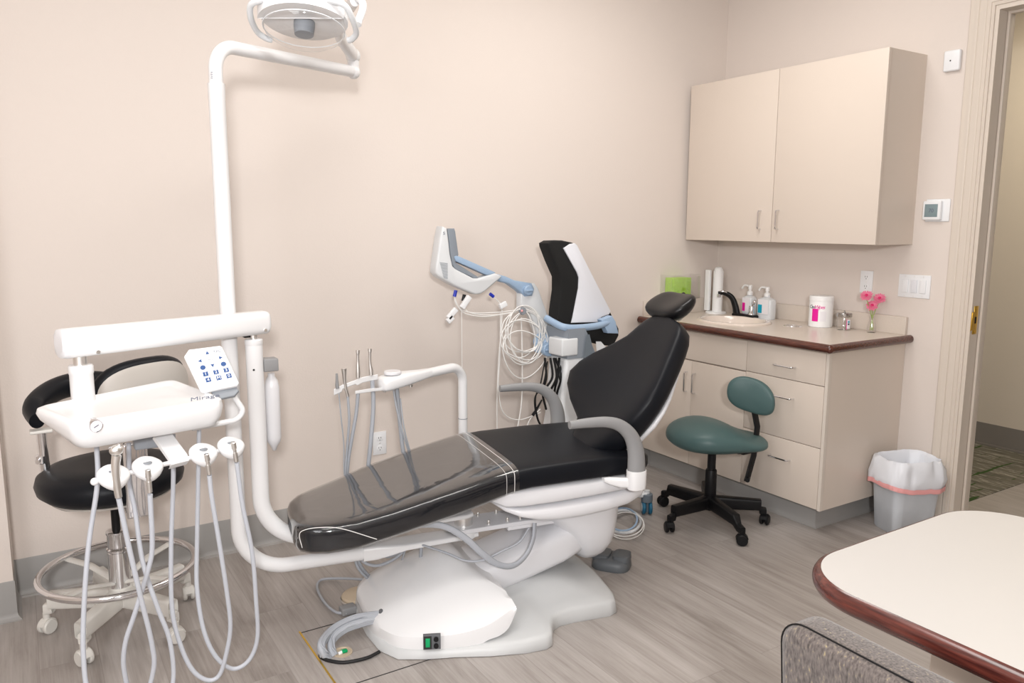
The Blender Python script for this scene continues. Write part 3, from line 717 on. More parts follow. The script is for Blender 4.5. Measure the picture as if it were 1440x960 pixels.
part('column', lathe([(.027, .12), (.030, .125), (.028, .27), (.025, .275), (.021, .276), (.021, .395), (0, .395)], gs, 28), 'black', st)
part('seat_plate', join(rbox(gs+V((.0, 0, .402))+DR*.02, (.2, .15, .02), .006), rbox(gs+V((0, 0, .385))+DR*.13-V((0, 0, .002)), (.10, .10, .025), .008), cyl(gs+V((0, 0, .385))-DR*.06-DF*.02, gs+V((0, 0, .385))-DR*.02-DF*.02, .012, n=12)), 'black', st)
# seat: wide domed nose on the left, thin flared tail on the right
seat_prof = [(-.232, .03, .462, .438), (-.215, .10, .492, .415), (-.17, .165, .520, .398), (-.10, .205, .540, .390), (-.03, .215, .540, .388), (.04, .205, .523, .388), (.10, .19, .493, .390), (.15, .18, .468, .392), (.20, .165, .453, .396), (.245, .12, .446, .402), (.264, .05, .436, .412)]
SA = radians(6); sdr = DR*cos(SA)+DF*sin(SA); sdf = DF*cos(SA)-DR*sin(SA)
secs = []
for (t, hw, zt, zb) in seat_prof:
    c = gs+sdr*t+V((0, 0, (zt+zb)/2)); ring = []
    for j in range(40):
        a = 2*pi*j/40; ca, sa = cos(a), sin(a); n_e = 2.6
        yy = hw*math.copysign(abs(ca)**(2/n_e), ca); zz = (zt-zb)/2*math.copysign(abs(sa)**(2/n_e), sa)
        droop = -.10*max(0, abs(yy)-.06)*(1 if t < .1 else .5)
        ring.append(c+sdf*yy+V((0, 0, zz+droop*(1 if sa > -.3 else .5))))
    secs.append(ring)
part('seat', loft(secs), 'green_vinyl', st, ang=60, sub=1)
# backrest, seen from three-quarter front
bc0 = PD(1057, 557, gs+DR*.19+DF*.0)
bu = (DR*cos(radians(-28))+DF*sin(radians(-28))).normalized(); bn_ = V((0, 0, 1)).cross(bu)
tilt = (V((0, 0, 1))*cos(radians(8))+bn_*0); secs = []
def bean(sc_, off, crv=.0):
    out = []
    for j in range(40):
        a = 2*pi*j/40; x = .118*sc_*math.copysign(abs(cos(a))**.78, cos(a)); z = .088*sc_*math.copysign(abs(sin(a))**.85, sin(a))-.20*x-.6*x*x
        out.append(bc0+bu*x+V((0, 0, z+.006))+bn_*(off-1.6*x*x))
    return out
part('backrest', loft([bean(.80, -.024), bean(.93, -.020), bean(1, -.008), bean(1.0, .006), bean(.95, .014), bean(.8, .017)]), 'green_vinyl', st, ang=60, sub=1)
bw = (-1 if bn_.dot(DF) < 0 else 1)
backside = bn_*bw*.022
pb = [bc0+backside*.8+V((0, 0, -.02)), PD(1065, 600, bc0+backside), PD(1060, 640, bc0+backside), PD(1050, 676, bc0+backside)]
part('backrest_bar', tube([pb[0], pb[1], pb[2], pb[3]], .021, 8, flat=(1, .45)), 'black', st)
part('bar_knob', cyl(PD(1052, 672, bc0+backside), PD(1051, 675, bc0+backside-DF*.035), .012, n=14), 'black', st)
part('bar_bracket', rbox(gs+V((0, 0, .385))+DR*.155, (.07, .07, .05), .01), 'black', st)

# ---------------------------------------------------------------- black assistant stool with chrome foot ring
bs = V((.228, 3.065, 0))
ab = thing('assistant_stool', tuple(bs), 'tall black stool with chrome foot ring and belly bar behind the tray', 'stool')
tips = [PZ(66, 893, 0)+V((.004, .02, 0)), PZ(120, 938, 0)+V((0, .02, 0)), PZ(250, 906, 0)+V((0, .02, 0)), PZ(267, 845, 0)+V((0, .02, 0)), bs+V((-.07, .29, 0))]
tips[4] = bs+V((-.06, .28, 0))
five_star(ab, bs, tips, 'stool_white', .13, .05, 'stool_white', 'stool_white', .028, aw=.021)
part('hub', lathe([(.02, .09), (.042, .10), (.042, .165), (.036, .172), (0, .172)], bs, 28), 'stool_white', ab)
part('column', lathe([(.036, .165), (.036, .305), (.033, .308), (.038, .31), (.038, .318), (.033, .322), (.033, .37), (.036, .375), (.036, .383), (.028, .386), (0, .386)], bs, 28), 'chrome', ab)
part('gas_lift', cyl(bs+V((0, 0, .38)), bs+V((0, 0, .535)), .0145, n=18), 'black', ab)
RZ, RR = .242, .258
fr = part('foot_ring', tube(circ_z(bs, RR, RZ, 64), .0125, 12, closed=True), 'chrome', ab)
for k in range(4):
    a = radians(38+k*90); d = V((cos(a), sin(a), 0))
    part('ring_spoke', tube([bs+d*.036+V((0, 0, RZ-.05)), bs+d*(RR*.55)+V((0, 0, RZ-.016)), bs+d*(RR-.004)+V((0, 0, RZ-.008))], .016, 10, flat=(.4, 1)), 'stool_white', ab)
# seat cushion: thick, dished
seatc = PD(156, 655, bs); seatc = V((seatc.x, seatc.y, 0))
prof = [(0, .532), (.17, .535), (.215, .545), (.237, .565), (.243, .59), (.236, .615), (.215, .632), (.18, .642), (.12, .644), (0, .640)]
part('seat', lathe(prof, seatc, 48), 'vinyl', ab, ang=60)
part('seat_pan', lathe([(0, .520), (.16, .520), (.2, .53), (.205, .538), (0, .539)], seatc, 40), 'shell_beige', ab)
part('seat_collar', lathe([(.024, .50), (.028, .503), (.028, .52), (0, .522)], bs, 24), 'chrome', ab)
# chrome upright behind the tray that carries the backrest
q0 = seatc+V((.04, -.20, .50)); 
upc = PD(188, 645, seatc+V((0, -.17, 0)))
part('back_post', join(rbox(V((upc.x, upc.y-.05, .64)), (.075, .03, .26), .008), rbox(V((upc.x, upc.y+.03, .517)), (.075, .18, .014), .004)), 'chrome', ab)
part('lever', tube([bs+V((0, -.02, .512)), PD(228, 680, bs)+V((0, -.05, 0))], .017, 10, flat=(.5, 1)), 'chrome', ab)
# backrest: curved shell seen from outside
def arcpad(cen, R, a0, a1, zc0, zc1, hh0, th, n=22, endr=.3):
    secs = []
    for i in range(n+1):
        t = i/n; a = a0+(a1-a0)*t; d = V((cos(a), sin(a), 0)); e = min(1, math.sqrt(max(0, 1-(abs(2*t-1))**(1/endr if False else 6)))+.06)
        secs.append(sring(cen+d*R+V((0, 0, zc0+(zc1-zc0)*t)), d, (0, 0, 1), th*(.3+.7*e), hh0*e, 2.6, 24))
    return loft(secs)
bcn = V((.27, 3.10, 0)); 
bp_ = []
for (scl, off) in ((.55, .028), (.86, .022), (.97, .010), (1.0, -.004), (.97, -.018), (.86, -.028), (.55, -.034)):
    r = []
    for j in range(44):
        a = 2*pi*j/44; x = .178*scl*math.copysign(abs(cos(a))**.8, cos(a)); z = .115*scl*math.copysign(abs(sin(a))**.9, sin(a))
        ang_ = radians(-63)+x/.30
        r.append(V((.205, 3.185, .925))+V((cos(ang_), sin(ang_), 0))*(.31-off)+V((0, 0, z)))
    bp_.append(r)
br_ = part('backrest', loft(bp_), 'vinyl', ab, ang=60)
bp_ = []
for (scl, off) in ((.88, .020), (.90, .032), (.80, .038), (.3, .040)):
    r = []
    for j in range(44):
        a = 2*pi*j/44; x = .178*scl*math.copysign(abs(cos(a))**.8, cos(a)); z = .115*scl*math.copysign(abs(sin(a))**.9, sin(a))-.006
        ang_ = radians(-63)+x/.30
        r.append(V((.205, 3.185, .925))+V((cos(ang_), sin(ang_), 0))*(.31+off)+V((0, 0, z)))
    bp_.append(r)
part('rear_shell', loft(bp_), 'shell_beige', br_, ang=60, label='beige plastic back shell')
# belly bar: padded arc on the left with a chrome bent tube
e0 = PD(48, 586, bs+V((-.2, .02, 0)))
pad = smooth([PD(52, 592, bs-DF*.10), PD(50, 570, bs-DF*.02), PD(78, 548, bs+DF*.10), PD(118, 538, bs+DF*.2), PD(160, 540, bs+DF*.26), PD(210, 548, bs+DF*.26)], 6)
nn_ = len(pad)
part('belly_bar', tube(pad, [.03+.016*min(1, i/4) for i in range(nn_)], 18, flat=(1.0, .8)), 'vinyl', ab, ang=60)
tt0 = PD(58, 608, bs-DF*.06); tt1 = PD(66, 700, bs-DF*.06); tt2 = PD(90, 744, bs-DF*.05); tt3 = PD(150, 700, bs-DF*.03)
part('bar_clip', rbox(tt0+V((0, 0, .006)), (.07, .045, .012), .004), 'stool_white', ab)
part('bent_tube', tube(fillet([tt0, V((tt0.x+.004, tt0.y, tt1.z-.055)), bs+V((-.01, -.01, .512))], .09, 12), .0165, 16), 'chrome', ab)
cc_ = PD(59, 646, bs-DF*.06)
part('clamp_collar', join(cyl(cc_+V((0, 0, -.012)), cc_+V((0, 0, .018)), .0215, n=20, bev=.002), cyl(cc_+V((-.01, -.02, .003)), cc_+V((-.014, -.032, .003)), .007, n=12)), 'chrome', ab)

# ---------------------------------------------------------------- side table at the right
tz = .75; TX0, TX1, TY0, TY1 = 1.393, 2.165, -.35, 1.050
tbx = thing('table', ((TX0+TX1)/2, (TY0+TY1)/2, 0), 'cream-topped table with rounded corners and cherry wood edge, right foreground', 'table')
def rrect(x0, x1, y0, y1, r, z, n=14):
    pts = []
    for (cx_, cy_, a0) in ((x1-r, y1-r, 0), (x0+r, y1-r, pi/2), (x0+r, y0+r, pi), (x1-r, y0+r, 3*pi/2)):
        for i in range(n+1):
            a = a0+i*(pi/2)/n; pts.append(V((cx_+r*cos(a), cy_+r*sin(a), z)))
    return pts
CR = .16
def trect(o, z): return rrect(TX0-o, TX1+o, TY0-o, TY1+o, CR+o, z)
part('tabletop', loft([trect(-.004, tz-.03), trect(-.0005, tz-.03), trect(-.0005, tz)]), 'tabletop', tbx)
prof_ = [(0, 0), (.004, -.001), (.011, -.006), (.0155, -.014), (.017, -.022), (.0155, -.031), (.011, -.039), (.004, -.044), (-.006, -.045), (-.006, -.028)]
part('wood_edge', loft([trect(o, tz+h) for o, h in prof_], cap=False), 'cherry_table', tbx, ang=50, label='reddish cherry wood bullnose edge')
part('drawer_box', join(rbox(((1.70+2.1)/2, .45, .592), (.40, .88, .222), .004)), 'laminate', tbx)
part('drawer_liner', rbox(((1.70+2.1)/2, .45, .482), (.404, .884, .008), .002), 'white_plastic', tbx)
for (lx, ly) in ((1.80, -.15), (1.80, .75)):
    part('leg', join(cyl((lx, ly, .02), (lx, ly, .49), .03, n=20), rbox((lx, ly, .012), (.50, .07, .024), .008)), 'black', tbx)

# ---------------------------------------------------------------- fabric guest chair in the foreground
gcx = thing('guest_chair', (1.34, .62, 0), 'woven brown-grey fabric chair pulled up to the table, back toward the camera', 'chair')
bt = V((1.112, .862, .80)); bd = V((-.02, -1, 0)).normalized(); bnrm = V((1, -.02, 0)).normalized()
# backrest outline in its own plane (length along bd, height z), extruded along bnrm
BW = .50
ol = []
for (cx_, cz_, a0) in ((BW-.07, .80-.07, 0), (.055, .80-.055, pi/2), (.05, .34, pi), (BW-.05, .34, 3*pi/2)):
    r_ = .07 if cz_ > .5 and cx_ > .2 else (.055 if cz_ > .5 else .05)
    for i in range(9):
        a = a0+i*(pi/2)/8; ol.append((cx_+r_*cos(a), cz_+r_*sin(a)))
lean = .10
pts = [bt+bd*u+V((0, 0, z-.80))+bnrm*((.80-z)*lean) for u, z in ol]
part('backrest', bprism(pts, bnrm*.088, .026, 6), 'weave', gcx, ang=50)
seam = [p+bnrm*.014 for p in pts]
off_ = []
ctr = sum(pts, V((0, 0, 0)))/len(pts)
part('seam', tube([p+(p-ctr).normalized()*-.001+V((0, 0, 0)) for p in seam], .0016, 6, closed=True), 'black', gcx)
sc0 = bt+bd*BW/2+bnrm*.30; sc0.z = .44
part('seat', loft([sring(sc0+V((0, 0, z)), bd, bnrm, .25*s, .24*s, 5, 40) for z, s in ((-.035, .95), (-.03, .99), (.02, 1), (.035, .97), (.042, .9), (.045, .5))]), 'weave', gcx, ang=60)
for su in (-1, 1):
    for sv in (-1, 1):
        b0_ = sc0+bd*(su*.21)+bnrm*(sv*.2); part('leg', cyl((b0_.x, b0_.y, 0), (b0_.x, b0_.y, .41), .012, .014, n=14), 'black', gcx)
for su in (-1, 1):
    b0_ = sc0+bd*(su*.21)-bnrm*.2; part('back_support', tube([V((b0_.x, b0_.y, .40)), b0_+bnrm*-.04+V((0, 0, .05)), b0_-bnrm*.055+V((0, 0, .12))], .012, 10), 'black', gcx)

# ================================================================= DENTAL CHAIR (frame: a toward the head, b away from the camera)
ch = thing('dental_chair', tuple(W(1.05, 0, 0)), 'black reclined dental patient chair on a white base, film over the leg rest', 'dental chair')
def csec(a, b0, b1, zt, zb, n=5.5, k=40, tilt=0):
    c = W(a, (b0+b1)/2, (zt+zb)/2); return sring(c, CB, (V((0, 0, 1))+CA*tilt), (b1-b0)/2, (zt-zb)/2, n, k)
SEAT = [(.298, -.13, -.04, .463, .432), (.300, -.19, .0, .482, .414), (.312, -.235, .035, .495, .404), (.345, -.262, .085, .501, .399), (.40, -.275, .14, .501, .395), (.50, -.282, .205, .507, .397),
        (.62, -.287, .258, .527, .420), (.84, -.29, .287, .574, .463), (.98, -.29, .29, .604, .498), (1.06, -.29, .29, .618, .518), (1.14, -.29, .29, .624, .526), (1.35, -.29, .29, .627, .528), (1.56, -.285, .285, .624, .525), (1.635, -.27, .27, .617, .527), (1.665, -.24, .24, .60, .54), (1.672, -.2, .2, .585, .555)]
part('seat_cushion', loft([csec(*s) for s in SEAT]), 'vinyl', ch, ang=60)
# the see-through protective sleeve
def sleeve(s, g): a, b0, b1, zt, zb = s; return csec(a, b0-g, b1+g, zt+g, zb-g, 5.5)
SL = [s for s in SEAT if s[0] <= 1.0]+[(1.055, -.29, .29, .617, .517), (1.085, -.29, .29, .621, .5205)]
fs = loft([sleeve(s, .0045) for s in SL], cap=False)
film_o = part('film_cover', fs, 'film', ch, ang=60, label='clear glossy plastic sleeve over the leg rest')
part('film_hem', tube(sleeve((1.066, -.29, .29, .6185, .5185), .0052), .0011, 6, closed=True), 'thin_white', film_o)
hem = [p for p in sleeve((1.035, -.29, .29, .6135, .512), .005)]
part('film_hem', tube(hem, .0007, 6, closed=True), 'thin_white', film_o)
part('film_hem', tube(smooth([CH(425, 770, -.262), CH(421, 752, -.255), CH(428, 745, -.26), CH(450, 741.5, -.275), CH(480, 743, -.289), CH(530, 758, -.294)], 5), .0012, 6), 'thin_white', film_o)
# backrest
PHI = math.atan(.80); dl = CA*sin(PHI)+V((0, 0, cos(PHI))); dn = CA*cos(PHI)-V((0, 0, sin(PHI)))
def backring(z, w, th, off=0, n=3.4, curve=.5, k=44, a0=1.47, z0=.64, wf=None):
    s = (z-z0); c = W(a0+.80*s, 0, z); out = []; wf = w if wf is None else wf; mid = (wf-w)/2; hw = (wf+w)/2
    for j in range(k):
        t = 2*pi*j/k; x = mid+hw*math.copysign(abs(cos(t))**(2/n), cos(t)); y = th/2*math.copysign(abs(sin(t))**(2/n), sin(t))
        out.append(c+CB*x+dn*(y+th/2+off-curve*x*x))
    return out
BK = [(.585, .10, .05, .02), (.60, .16, .09, .04), (.64, .21, .12, .065), (.69, .262, .138, .115), (.735, .298, .142, .235), (.78, .320, .142, .310), (.825, .330, .138, .338), (.87, .325, .134, .322), (.92, .305, .130, .278), (.97, .275, .128, .215), (1.02, .248, .122, .155), (1.06, .226, .112, .128), (1.088, .202, .098, .105), (1.106, .16, .074, .075), (1.114, .11, .046, .03)]
part('backrest', loft([backring(z, w, th, wf=wf) for z, w, th, wf in BK]), 'vinyl', ch, ang=60)
BS = [(.585, .10, .03, .04), (.62, .18, .04, .06), (.69, .245, .042, .10), (.78, .308, .042, .25), (.83, .312, .038, .28), (.88, .29, .034, .27), (.95, .235, .03, .2), (1.00, .20, .02, .16)]
part('back_shell', loft([backring(z, w, th, .110, wf=wf) for z, w, th, wf in BS]), 'shell', ch, ang=60, label='white plastic back shell')
# headrest
hc_ = CH(944, 431, 0.0); hphi = radians(58); hl = CA*sin(hphi)+V((0, 0, cos(hphi))); hn_ = CA*cos(hphi)-V((0, 0, sin(hphi)))
rows = []
for t, w, th in ((-.078, .05, .02), (-.074, .085, .045), (-.06, .115, .068), (-.03, .132, .082), (0, .135, .085), (.03, .130, .078), (.055, .118, .064), (.072, .095, .045), (.079, .06, .022)):
    r = []
    for j in range(36):
        q = 2*pi*j/36; x = w*math.copysign(abs(cos(q))**.8, cos(q)); y = th/2*math.copysign(abs(sin(q))**.85, sin(q))
        r.append(hc_+CB*x+hl*(t)+hn_*(y-1.5*x*x-2.2*t*t+.012))
    rows.append(r)
hr_ = part('headrest', loft(rows), 'head_vinyl', ch, ang=60, sub=1)
part('headrest_joint', join(ball(hc_+hn_*.055+hl*.01, .022, 10, (1, 1, 1)), tube([hc_+hn_*.05, hc_+hn_*.075-hl*.05, hc_+hn_*.06-hl*.13], .018, 12, flat=(.5, 1.2))), 'steel', hr_)
part('headrest_knob', ball(hc_+hl*.078+hn_*-.012, .0085, 8), 'black', hr_)
# arm rests
arm_c = [(1.262, .777), (1.34, .778), (1.42, .773), (1.478, .752), (1.523, .708), (1.546, .645), (1.551, .572)]
arm_r = [.015, .0185, .0205, .0235, .028, .033, .036]
for sgn, lb in ((-1, 'near'), (1, 'far')):
    P_ = smooth([W(a, sgn*.338, z) for a, z in arm_c], 6); rr_ = []
    for i in range(len(P_)):
        t = i/6; k = min(int(t), 5); rr_.append(arm_r[k]+(arm_r[k+1]-arm_r[k])*(t-k))
    ar = part('armrest', tube(P_, rr_, 20, flat=(1, .86), up=(0, 0, 1)), 'arm_grey', ch, ang=60)
    sl = [sring(W(1.5515, sgn*.338, z), CA, CB, .037*s, .032*s, 2.6, 24) for z, s in ((.574, .98), (.572, 1.0), (.515, 1.0), (.502, .96), (.498, .85))]
    part('armrest_sleeve', loft(sl), 'white', ar, label='white socket of the arm rest')
    br = [sring(W(a, sgn*b_, z), CB, V((0, 0, 1)), .012, h_, 3, 16) for a, b_, z, h_ in ((1.53, .335, .525, .02), (1.49, .318, .525, .02), (1.455, .295, .53, .014), (1.44, .28, .532, .008))]
    part('bracket', loft(br), 'white', ar)
# plastic shells under the seat
UP_ = [(.968, .10, .518, .508), (.985, .19, .525, .492), (1.01, .235, .53, .476), (1.05, .262, .532, .458), (1.12, .274, .534, .455), (1.25, .279, .536, .456), (1.40, .281, .535, .461), (1.55, .279, .534, .468), (1.63, .262, .532, .48), (1.665, .235, .528, .495), (1.68, .19, .52, .505)]
part('seat_shell', loft([csec(a, -w, w, zt, zb, 6) for a, w, zt, zb in UP_]), 'shell', ch, ang=50, label='white upper plastic shell')
LO = [(1.03, .17, .465, .452), (1.06, .235, .462, .432), (1.11, .262, .460, .408), (1.18, .272, .46, .386), (1.26, .275, .461, .374), (1.36, .275, .464, .372), (1.47, .272, .468, .378), (1.57, .262, .474, .388), (1.64, .245, .480, .41), (1.675, .21, .488, .445), (1.685, .15, .49, .47)]
part('underseat_shell', loft([csec(a, -w, w, zt, zb, 3.6) for a, w, zt, zb in LO]), 'shell', ch, ang=60, label='white lower plastic shell')
SWV = [(.385, 1.27, 1.64, .175), (.345, 1.285, 1.632, .175), (.30, 1.325, 1.625, .172), (.25, 1.37, 1.617, .165), (.20, 1.405, 1.603, .15), (.155, 1.435, 1.58, .12), (.125, 1.46, 1.55, .085), (.115, 1.485, 1.525, .04)]
part('swivel_housing', loft([sring(W((a0+a1)/2, 0, z), CA, CB, (a1-a0)/2, w, 2.8, 36) for z, a0, a1, w in SWV]), 'shell', ch, ang=60)
ARM = [(.84, .05, .15, .12), (.95, .05, .175, .135), (1.08, .058, .205, .14), (1.22, .095, .245, .14), (1.36, .13, .285, .135), (1.44, .16, .31, .125), (1.48, .2, .32, .1)]
part('lift_arm', loft([sring(W(a, 0, (z0+z1)/2), CB, V((0, 0, 1)), w, (z1-z0)/2, 4, 36) for a, z0, z1, w in ARM]), 'shell', ch, ang=50)
# base plate
OUT = [(.546, -.06), (.549, -.13), (.568, -.25), (.615, -.328), (.707, -.366), (.802, -.391), (.918, -.433), (1.04, -.462), (1.12, -.466), (1.15, -.452), (1.175, -.40), (1.2, -.358), (1.24, -.338), (1.30, -.334), (1.45, -.344), (1.485, -.33), (1.512, -.267), (1.529, -.156), (1.54, -.063)]
OUT = OUT+[(a, -b_) for a, b_ in reversed(OUT)]
def bring(z, ins, cen=1.06):
    out = []
    for a, b_ in OUT:
        k = (1-ins/.40)*(1 if b_ < 0 else .70+.30*max(0, min(1, (a-.56)/.5))); ka = 1-ins/.52; out.append(W(cen+(a-cen)*ka, b_*k, z*(.58+.42*max(0, min(1, (a-.85)/.45)))))
    return out
bp2 = part('base', loft([bring(0, .003), bring(.006, 0), bring(.046, .005), bring(.055, .012), bring(.060, .024), bring(.066, .07), bring(.075, .12), bring(.10, .20), bring(.105, .30)]), 'base_white', ch, ang=50, label='grey-white floor base')
# hood over the pump
HD = [(.550, .07, .026, .052, .06, .058, .035, .062), (.556, .13, .026, .062, .105, .078, .065, .083), (.575, .21, .026, .070, .15, .090, .085, .095), (.62, .302, .026, .073, .175, .112, .09, .126), (.70, .348, .026, .074, .188, .142, .088, .163), (.80, .378, .026, .078, .196, .166, .078, .200), (.87, .394, .026, .088, .20, .180, .068, .228),
      (.925, .400, .047, .10, .203, .186, .064, .23), (.965, .402, .055, .118, .22, .184, .09, .20), (1.0, .402, .078, .135, .26, .172, .12, .178), (1.03, .400, .135, .150, .31, .158, .15, .163)]
rings = []
HS_ = smooth([V(h[:3]) for h in HD], 4); HS2 = smooth([V(h[3:6]) for h in HD], 4); HS3 = smooth([V((h[6], h[7], 0)) for h in HD], 4)
HD = [(p.x, p.y, p.z, q.x, q.y, q.z, r.x, r.y) for p, q, r in zip(HS_, HS2, HS3)]
for a, wb, zb, zs, wr_, zr, wt, zt in HD:
    half = [(-wb, zb), (-wb, (zb+zs)/2), (-wb+.006, zs), (-(wb+wr_)/2, (zs+zr)/2+.006), (-wr_-.012, zr-.001), (-wr_+.012, zr+.006), (-(wr_+wt)/2, (zr+zt)/2+.003), (-wt, zt)]
    fk = .66+.34*max(0, min(1, (a-.56)/.5)); rings.append([W(a, b_, z) for b_, z in half+[(-b2_*fk, z2) for b2_, z2 in reversed(half)]])
hood = part('hood', loft(rings), 'white', ch, ang=24, label='glossy white pump hood')
part('piston_cover', tube([CH(640, 783, .0), CH(662, 812, -.08), CH(690, 835, -.13)], .022, 14), 'shell', ch)
part('hood_slot', prism([CH(x, y, .0) for x, y in ((616, 775), (626, 771), (633, 776), (625, 783))], CB*-.012), 'slot', ch)
# power switch
swc = W(.726, -.366, .069); sn = (CB*-1+V((0, 0, .12))).normalized(); su_ = (CA+CB*-.28).normalized(); sn = (sn-su_*sn.dot(su_)).normalized(); sv_ = sn.cross(su_)*-1
sv_ = V((0, 0, 1))-sn*sn.z; sv_.normalize()
def qd(u0, u1, v0, v1): return [swc+su_*u+sv_*v for u, v in ((u0, v0), (u1, v0), (u1, v1), (u0, v1))]
pw = part('switch_plate', bprism([p+sn*.0 for p in qd(-.030, .030, -.024, .026)], sn*.018, .002), 'dark_grey', ch)
part('power_rocker', bprism([p+sn*.018 for p in qd(-.022, -.007, -.014, .016)], sn*.004, .001), 'green_led', pw, label='green power rocker')
part('rocker_frame', prism([p+sn*.0182 for p in qd(-.028, -.001, -.021, .023)], sn*.0012), 'slot', pw)
for vv in (-.011, .012): part('breaker_knob', cyl(swc+su_*.014+sv_*vv+sn*.018, swc+su_*.014+sv_*vv+sn*.024, .0085, n=18), 'black', pw)
# bracket that carries the two swing arms
pv = W(.965, -.02, 0)
part('mount_plate', rbox_o := loft([[W(a, b_, z) for a, b_ in ((.925, -.085), (1.32, -.085), (1.32, .06), (.925, .06), (.90, .02), (.90, -.04))] for z in (.312, .330)]), 'shell', ch, bev=.004, label='white steel mounting plate')
for (a, b_) in ((1.055, -.06), (1.045, .035), (1.135, -.06), (1.125, .035), (1.19, -.06)):
    part('bolt', join(lathe([(.0075, 0), (.0075, .003), (0, .003)], W(a, b_, .330), 12), lathe([(.0055, .003), (.0055, .013), (.0045, .015), (0, .013)], W(a, b_, .330), 12)), 'steel', ch)
part('plate_lug', loft([[W(a, b_, z) for a, b_ in ((1.13, -.08), (1.36, -.08), (1.36, .05), (1.13, .05))] for z in (.296, .312)]), 'shell', ch, bev=.004)
# umbilical hoses hanging from the chair
def chose(name, pts, r, m='grey_hose', parent=ch, flat=None, b_=None):
    P_ = [CH(x, y, q) for x, y, q in pts]; return part(name, tube(smooth(P_, 8), r, 10, flat=flat), m, parent, ang=60)
chose('umbilical_hose', [(560, 741, -.18), (600, 737, -.22), (628, 741, -.24), (655, 757, -.25), (678, 778, -.25), (700, 793, -.24), (722, 795, -.23), (740, 780, -.21), (750, 757, -.19), (752, 735, -.17)], .0125, flat=(1, .6))
chose('thin_hose', [(590, 765, -.05), (600, 768, -.08), (630, 778, -.15), (655, 788, -.2), (680, 787, -.22), (705, 775, -.22), (730, 762, -.21), (744, 742, -.19)], .0042)
chose('thin_hose', [(592, 760, .0), (592, 775, .02), (590, 800, .05)], .007)
chose('hose_loop', [(503, 775, .05), (512, 790, .05), (530, 795, .06), (550, 788, .07), (566, 776, .08), (575, 762, .08)], .0062)
chose('hose_loop', [(525, 778, .1), (545, 783, .1), (562, 776, .1), (573, 765, .1)], .0042)
chose('hose_loop', [(497, 778, .06), (503, 797, .07), (515, 811, .1), (530, 820, .16), (545, 825, .25)], .0055)
chose('hose_loop', [(500, 778, .08), (508, 798, .1), (522, 812, .14), (540, 816, .2), (555, 816, .3)], .0085)
chose('hose_loop', [(571, 768, .06), (566, 785, .08), (560, 797, .1)], .0035)

# ribbed supply hoses and power cord going into the floor box
def fhose(name, pts, r, m='grey_hose', parent=None, flat=None):
    P_ = [PZ(x, y, z) for x, y, z in pts]; return tube(smooth(P_, 8), r, 12, flat=flat)
for pp in ([(538, 864, .088), (520, 866, .085), (495, 871, .075), (468, 885, .06), (452, 905, .045), (455, 918, .02), (462, 926, -.005)],
           [(534, 869, .078), (510, 875, .07), (485, 884, .055), (468, 898, .035), (466, 912, .015), (470, 922, -.005)]):
    hh = part('supply_hose', fhose('h', pp, .0165, flat=(1, .75)), 'grey_hose', ch, ang=60, label='bundle of grey supply tubes')
    P_ = smooth([PZ(*q) for q in pp], 8)
    for k in range(6):
        aa = 2*pi*k/6+.4; side = []
        for i, p in enumerate(P_):
            t = (P_[min(i+1, len(P_)-1)]-P_[max(i-1, 0)]).normalized(); n1 = V((0, 0, 1)).cross(t).normalized(); n2 = t.cross(n1)
            side.append(p+n1*(.0115*cos(aa))+n2*(.0145*sin(aa)))
        part('tube_strand', tube(side, .0032, 6), 'grey_hose', hh, ang=60)
part('hose_grommet', ball(PZ(537, 864, .088), .022, 10, (.7, .9, 1)), 'dark_grey', ch)
part('power_cord', tube(smooth([PZ(534, 916, .012), PZ(515, 925, .008), PZ(485, 931, .006), PZ(465, 929, .006), PZ(453, 925, .004), PZ(450, 921, .003)], 8), .006, 10), 'black_rubber', ch)

# foot pedal behind the base
fp0 = PZ(850, 808, 0)
fp = thing('foot_pedal', tuple(fp0), 'grey plastic foot pedal on the floor behind the chair base', 'foot pedal')
fu = (PZ(884, 806, 0)-PZ(828, 797, 0)).normalized(); fv = V((0, 0, 1)).cross(fu)
fcn = (PZ(884, 808, 0)+PZ(826, 800, 0))/2+fv*.07
part('housing', loft([sring(fcn+fu*o+V((0, 0, z)), fu, fv, .085*s, .075*s, 3.2, 32) for o, z, s in ((0, .0, .97), (0, .004, 1), (.0, .028, .97), (0, .042, .86), (0, .048, .7))]), 'pedal', fp, ang=50)
part('pedal_plate', loft([sring(fcn+fu*(-.045)+V((0, 0, z)), fu, fv, .042*s, .05*s, 4, 24) for z, s in ((.04, 1), (.058, .95), (.062, .8))]), 'pedal', fp)
part('pedal_plate', loft([sring(fcn+fu*(.045)+V((0, 0, z)), fu, fv, .038*s, .05*s, 4, 24) for z, s in ((.04, 1), (.062, .95), (.066, .8))]), 'pedal', fp)
part('pedal_cord', tube(smooth([PZ(845, 822, .004), PZ(832, 808, .004), PZ(815, 796, .006), PZ(805, 789, .006)], 6), .0045, 8), 'black_rubber', fp)

# round disc foot control beside the hood
fd0 = PZ(503, 848, 0)
fd = thing('foot_control', tuple(fd0), 'round beige foot control disc with grey hose box beside the hood', 'foot control')
part('disc', lathe([(.070, 0), (.072, .006), (.072, .018), (.066, .024), (.02, .032), (0, .033)], fd0+V((.02, .03, 0)), 36), 'beige_disc', fd)
part('rim', lathe([(.076, .002), (.077, .008), (.074, .012), (.0735, .002)], fd0+V((.02, .03, 0)), 36), 'steel', fd)
part('connector_box', rbox(PZ(492, 865, 0)+V((0, .02, .016)), (.06, .045, .03), .006), 'arm_grey', fd)
part('hose', tube(smooth([PZ(488, 862, .012), PZ(472, 860, .01), PZ(456, 846, .01), (PZ(446, 826, .01)), PZ(452, 815, .012), PZ(475, 813, .015), PZ(505, 814, .03), PZ(540, 818, .05)], 8), .0055, 10), 'grey_hose', fd, ang=60)

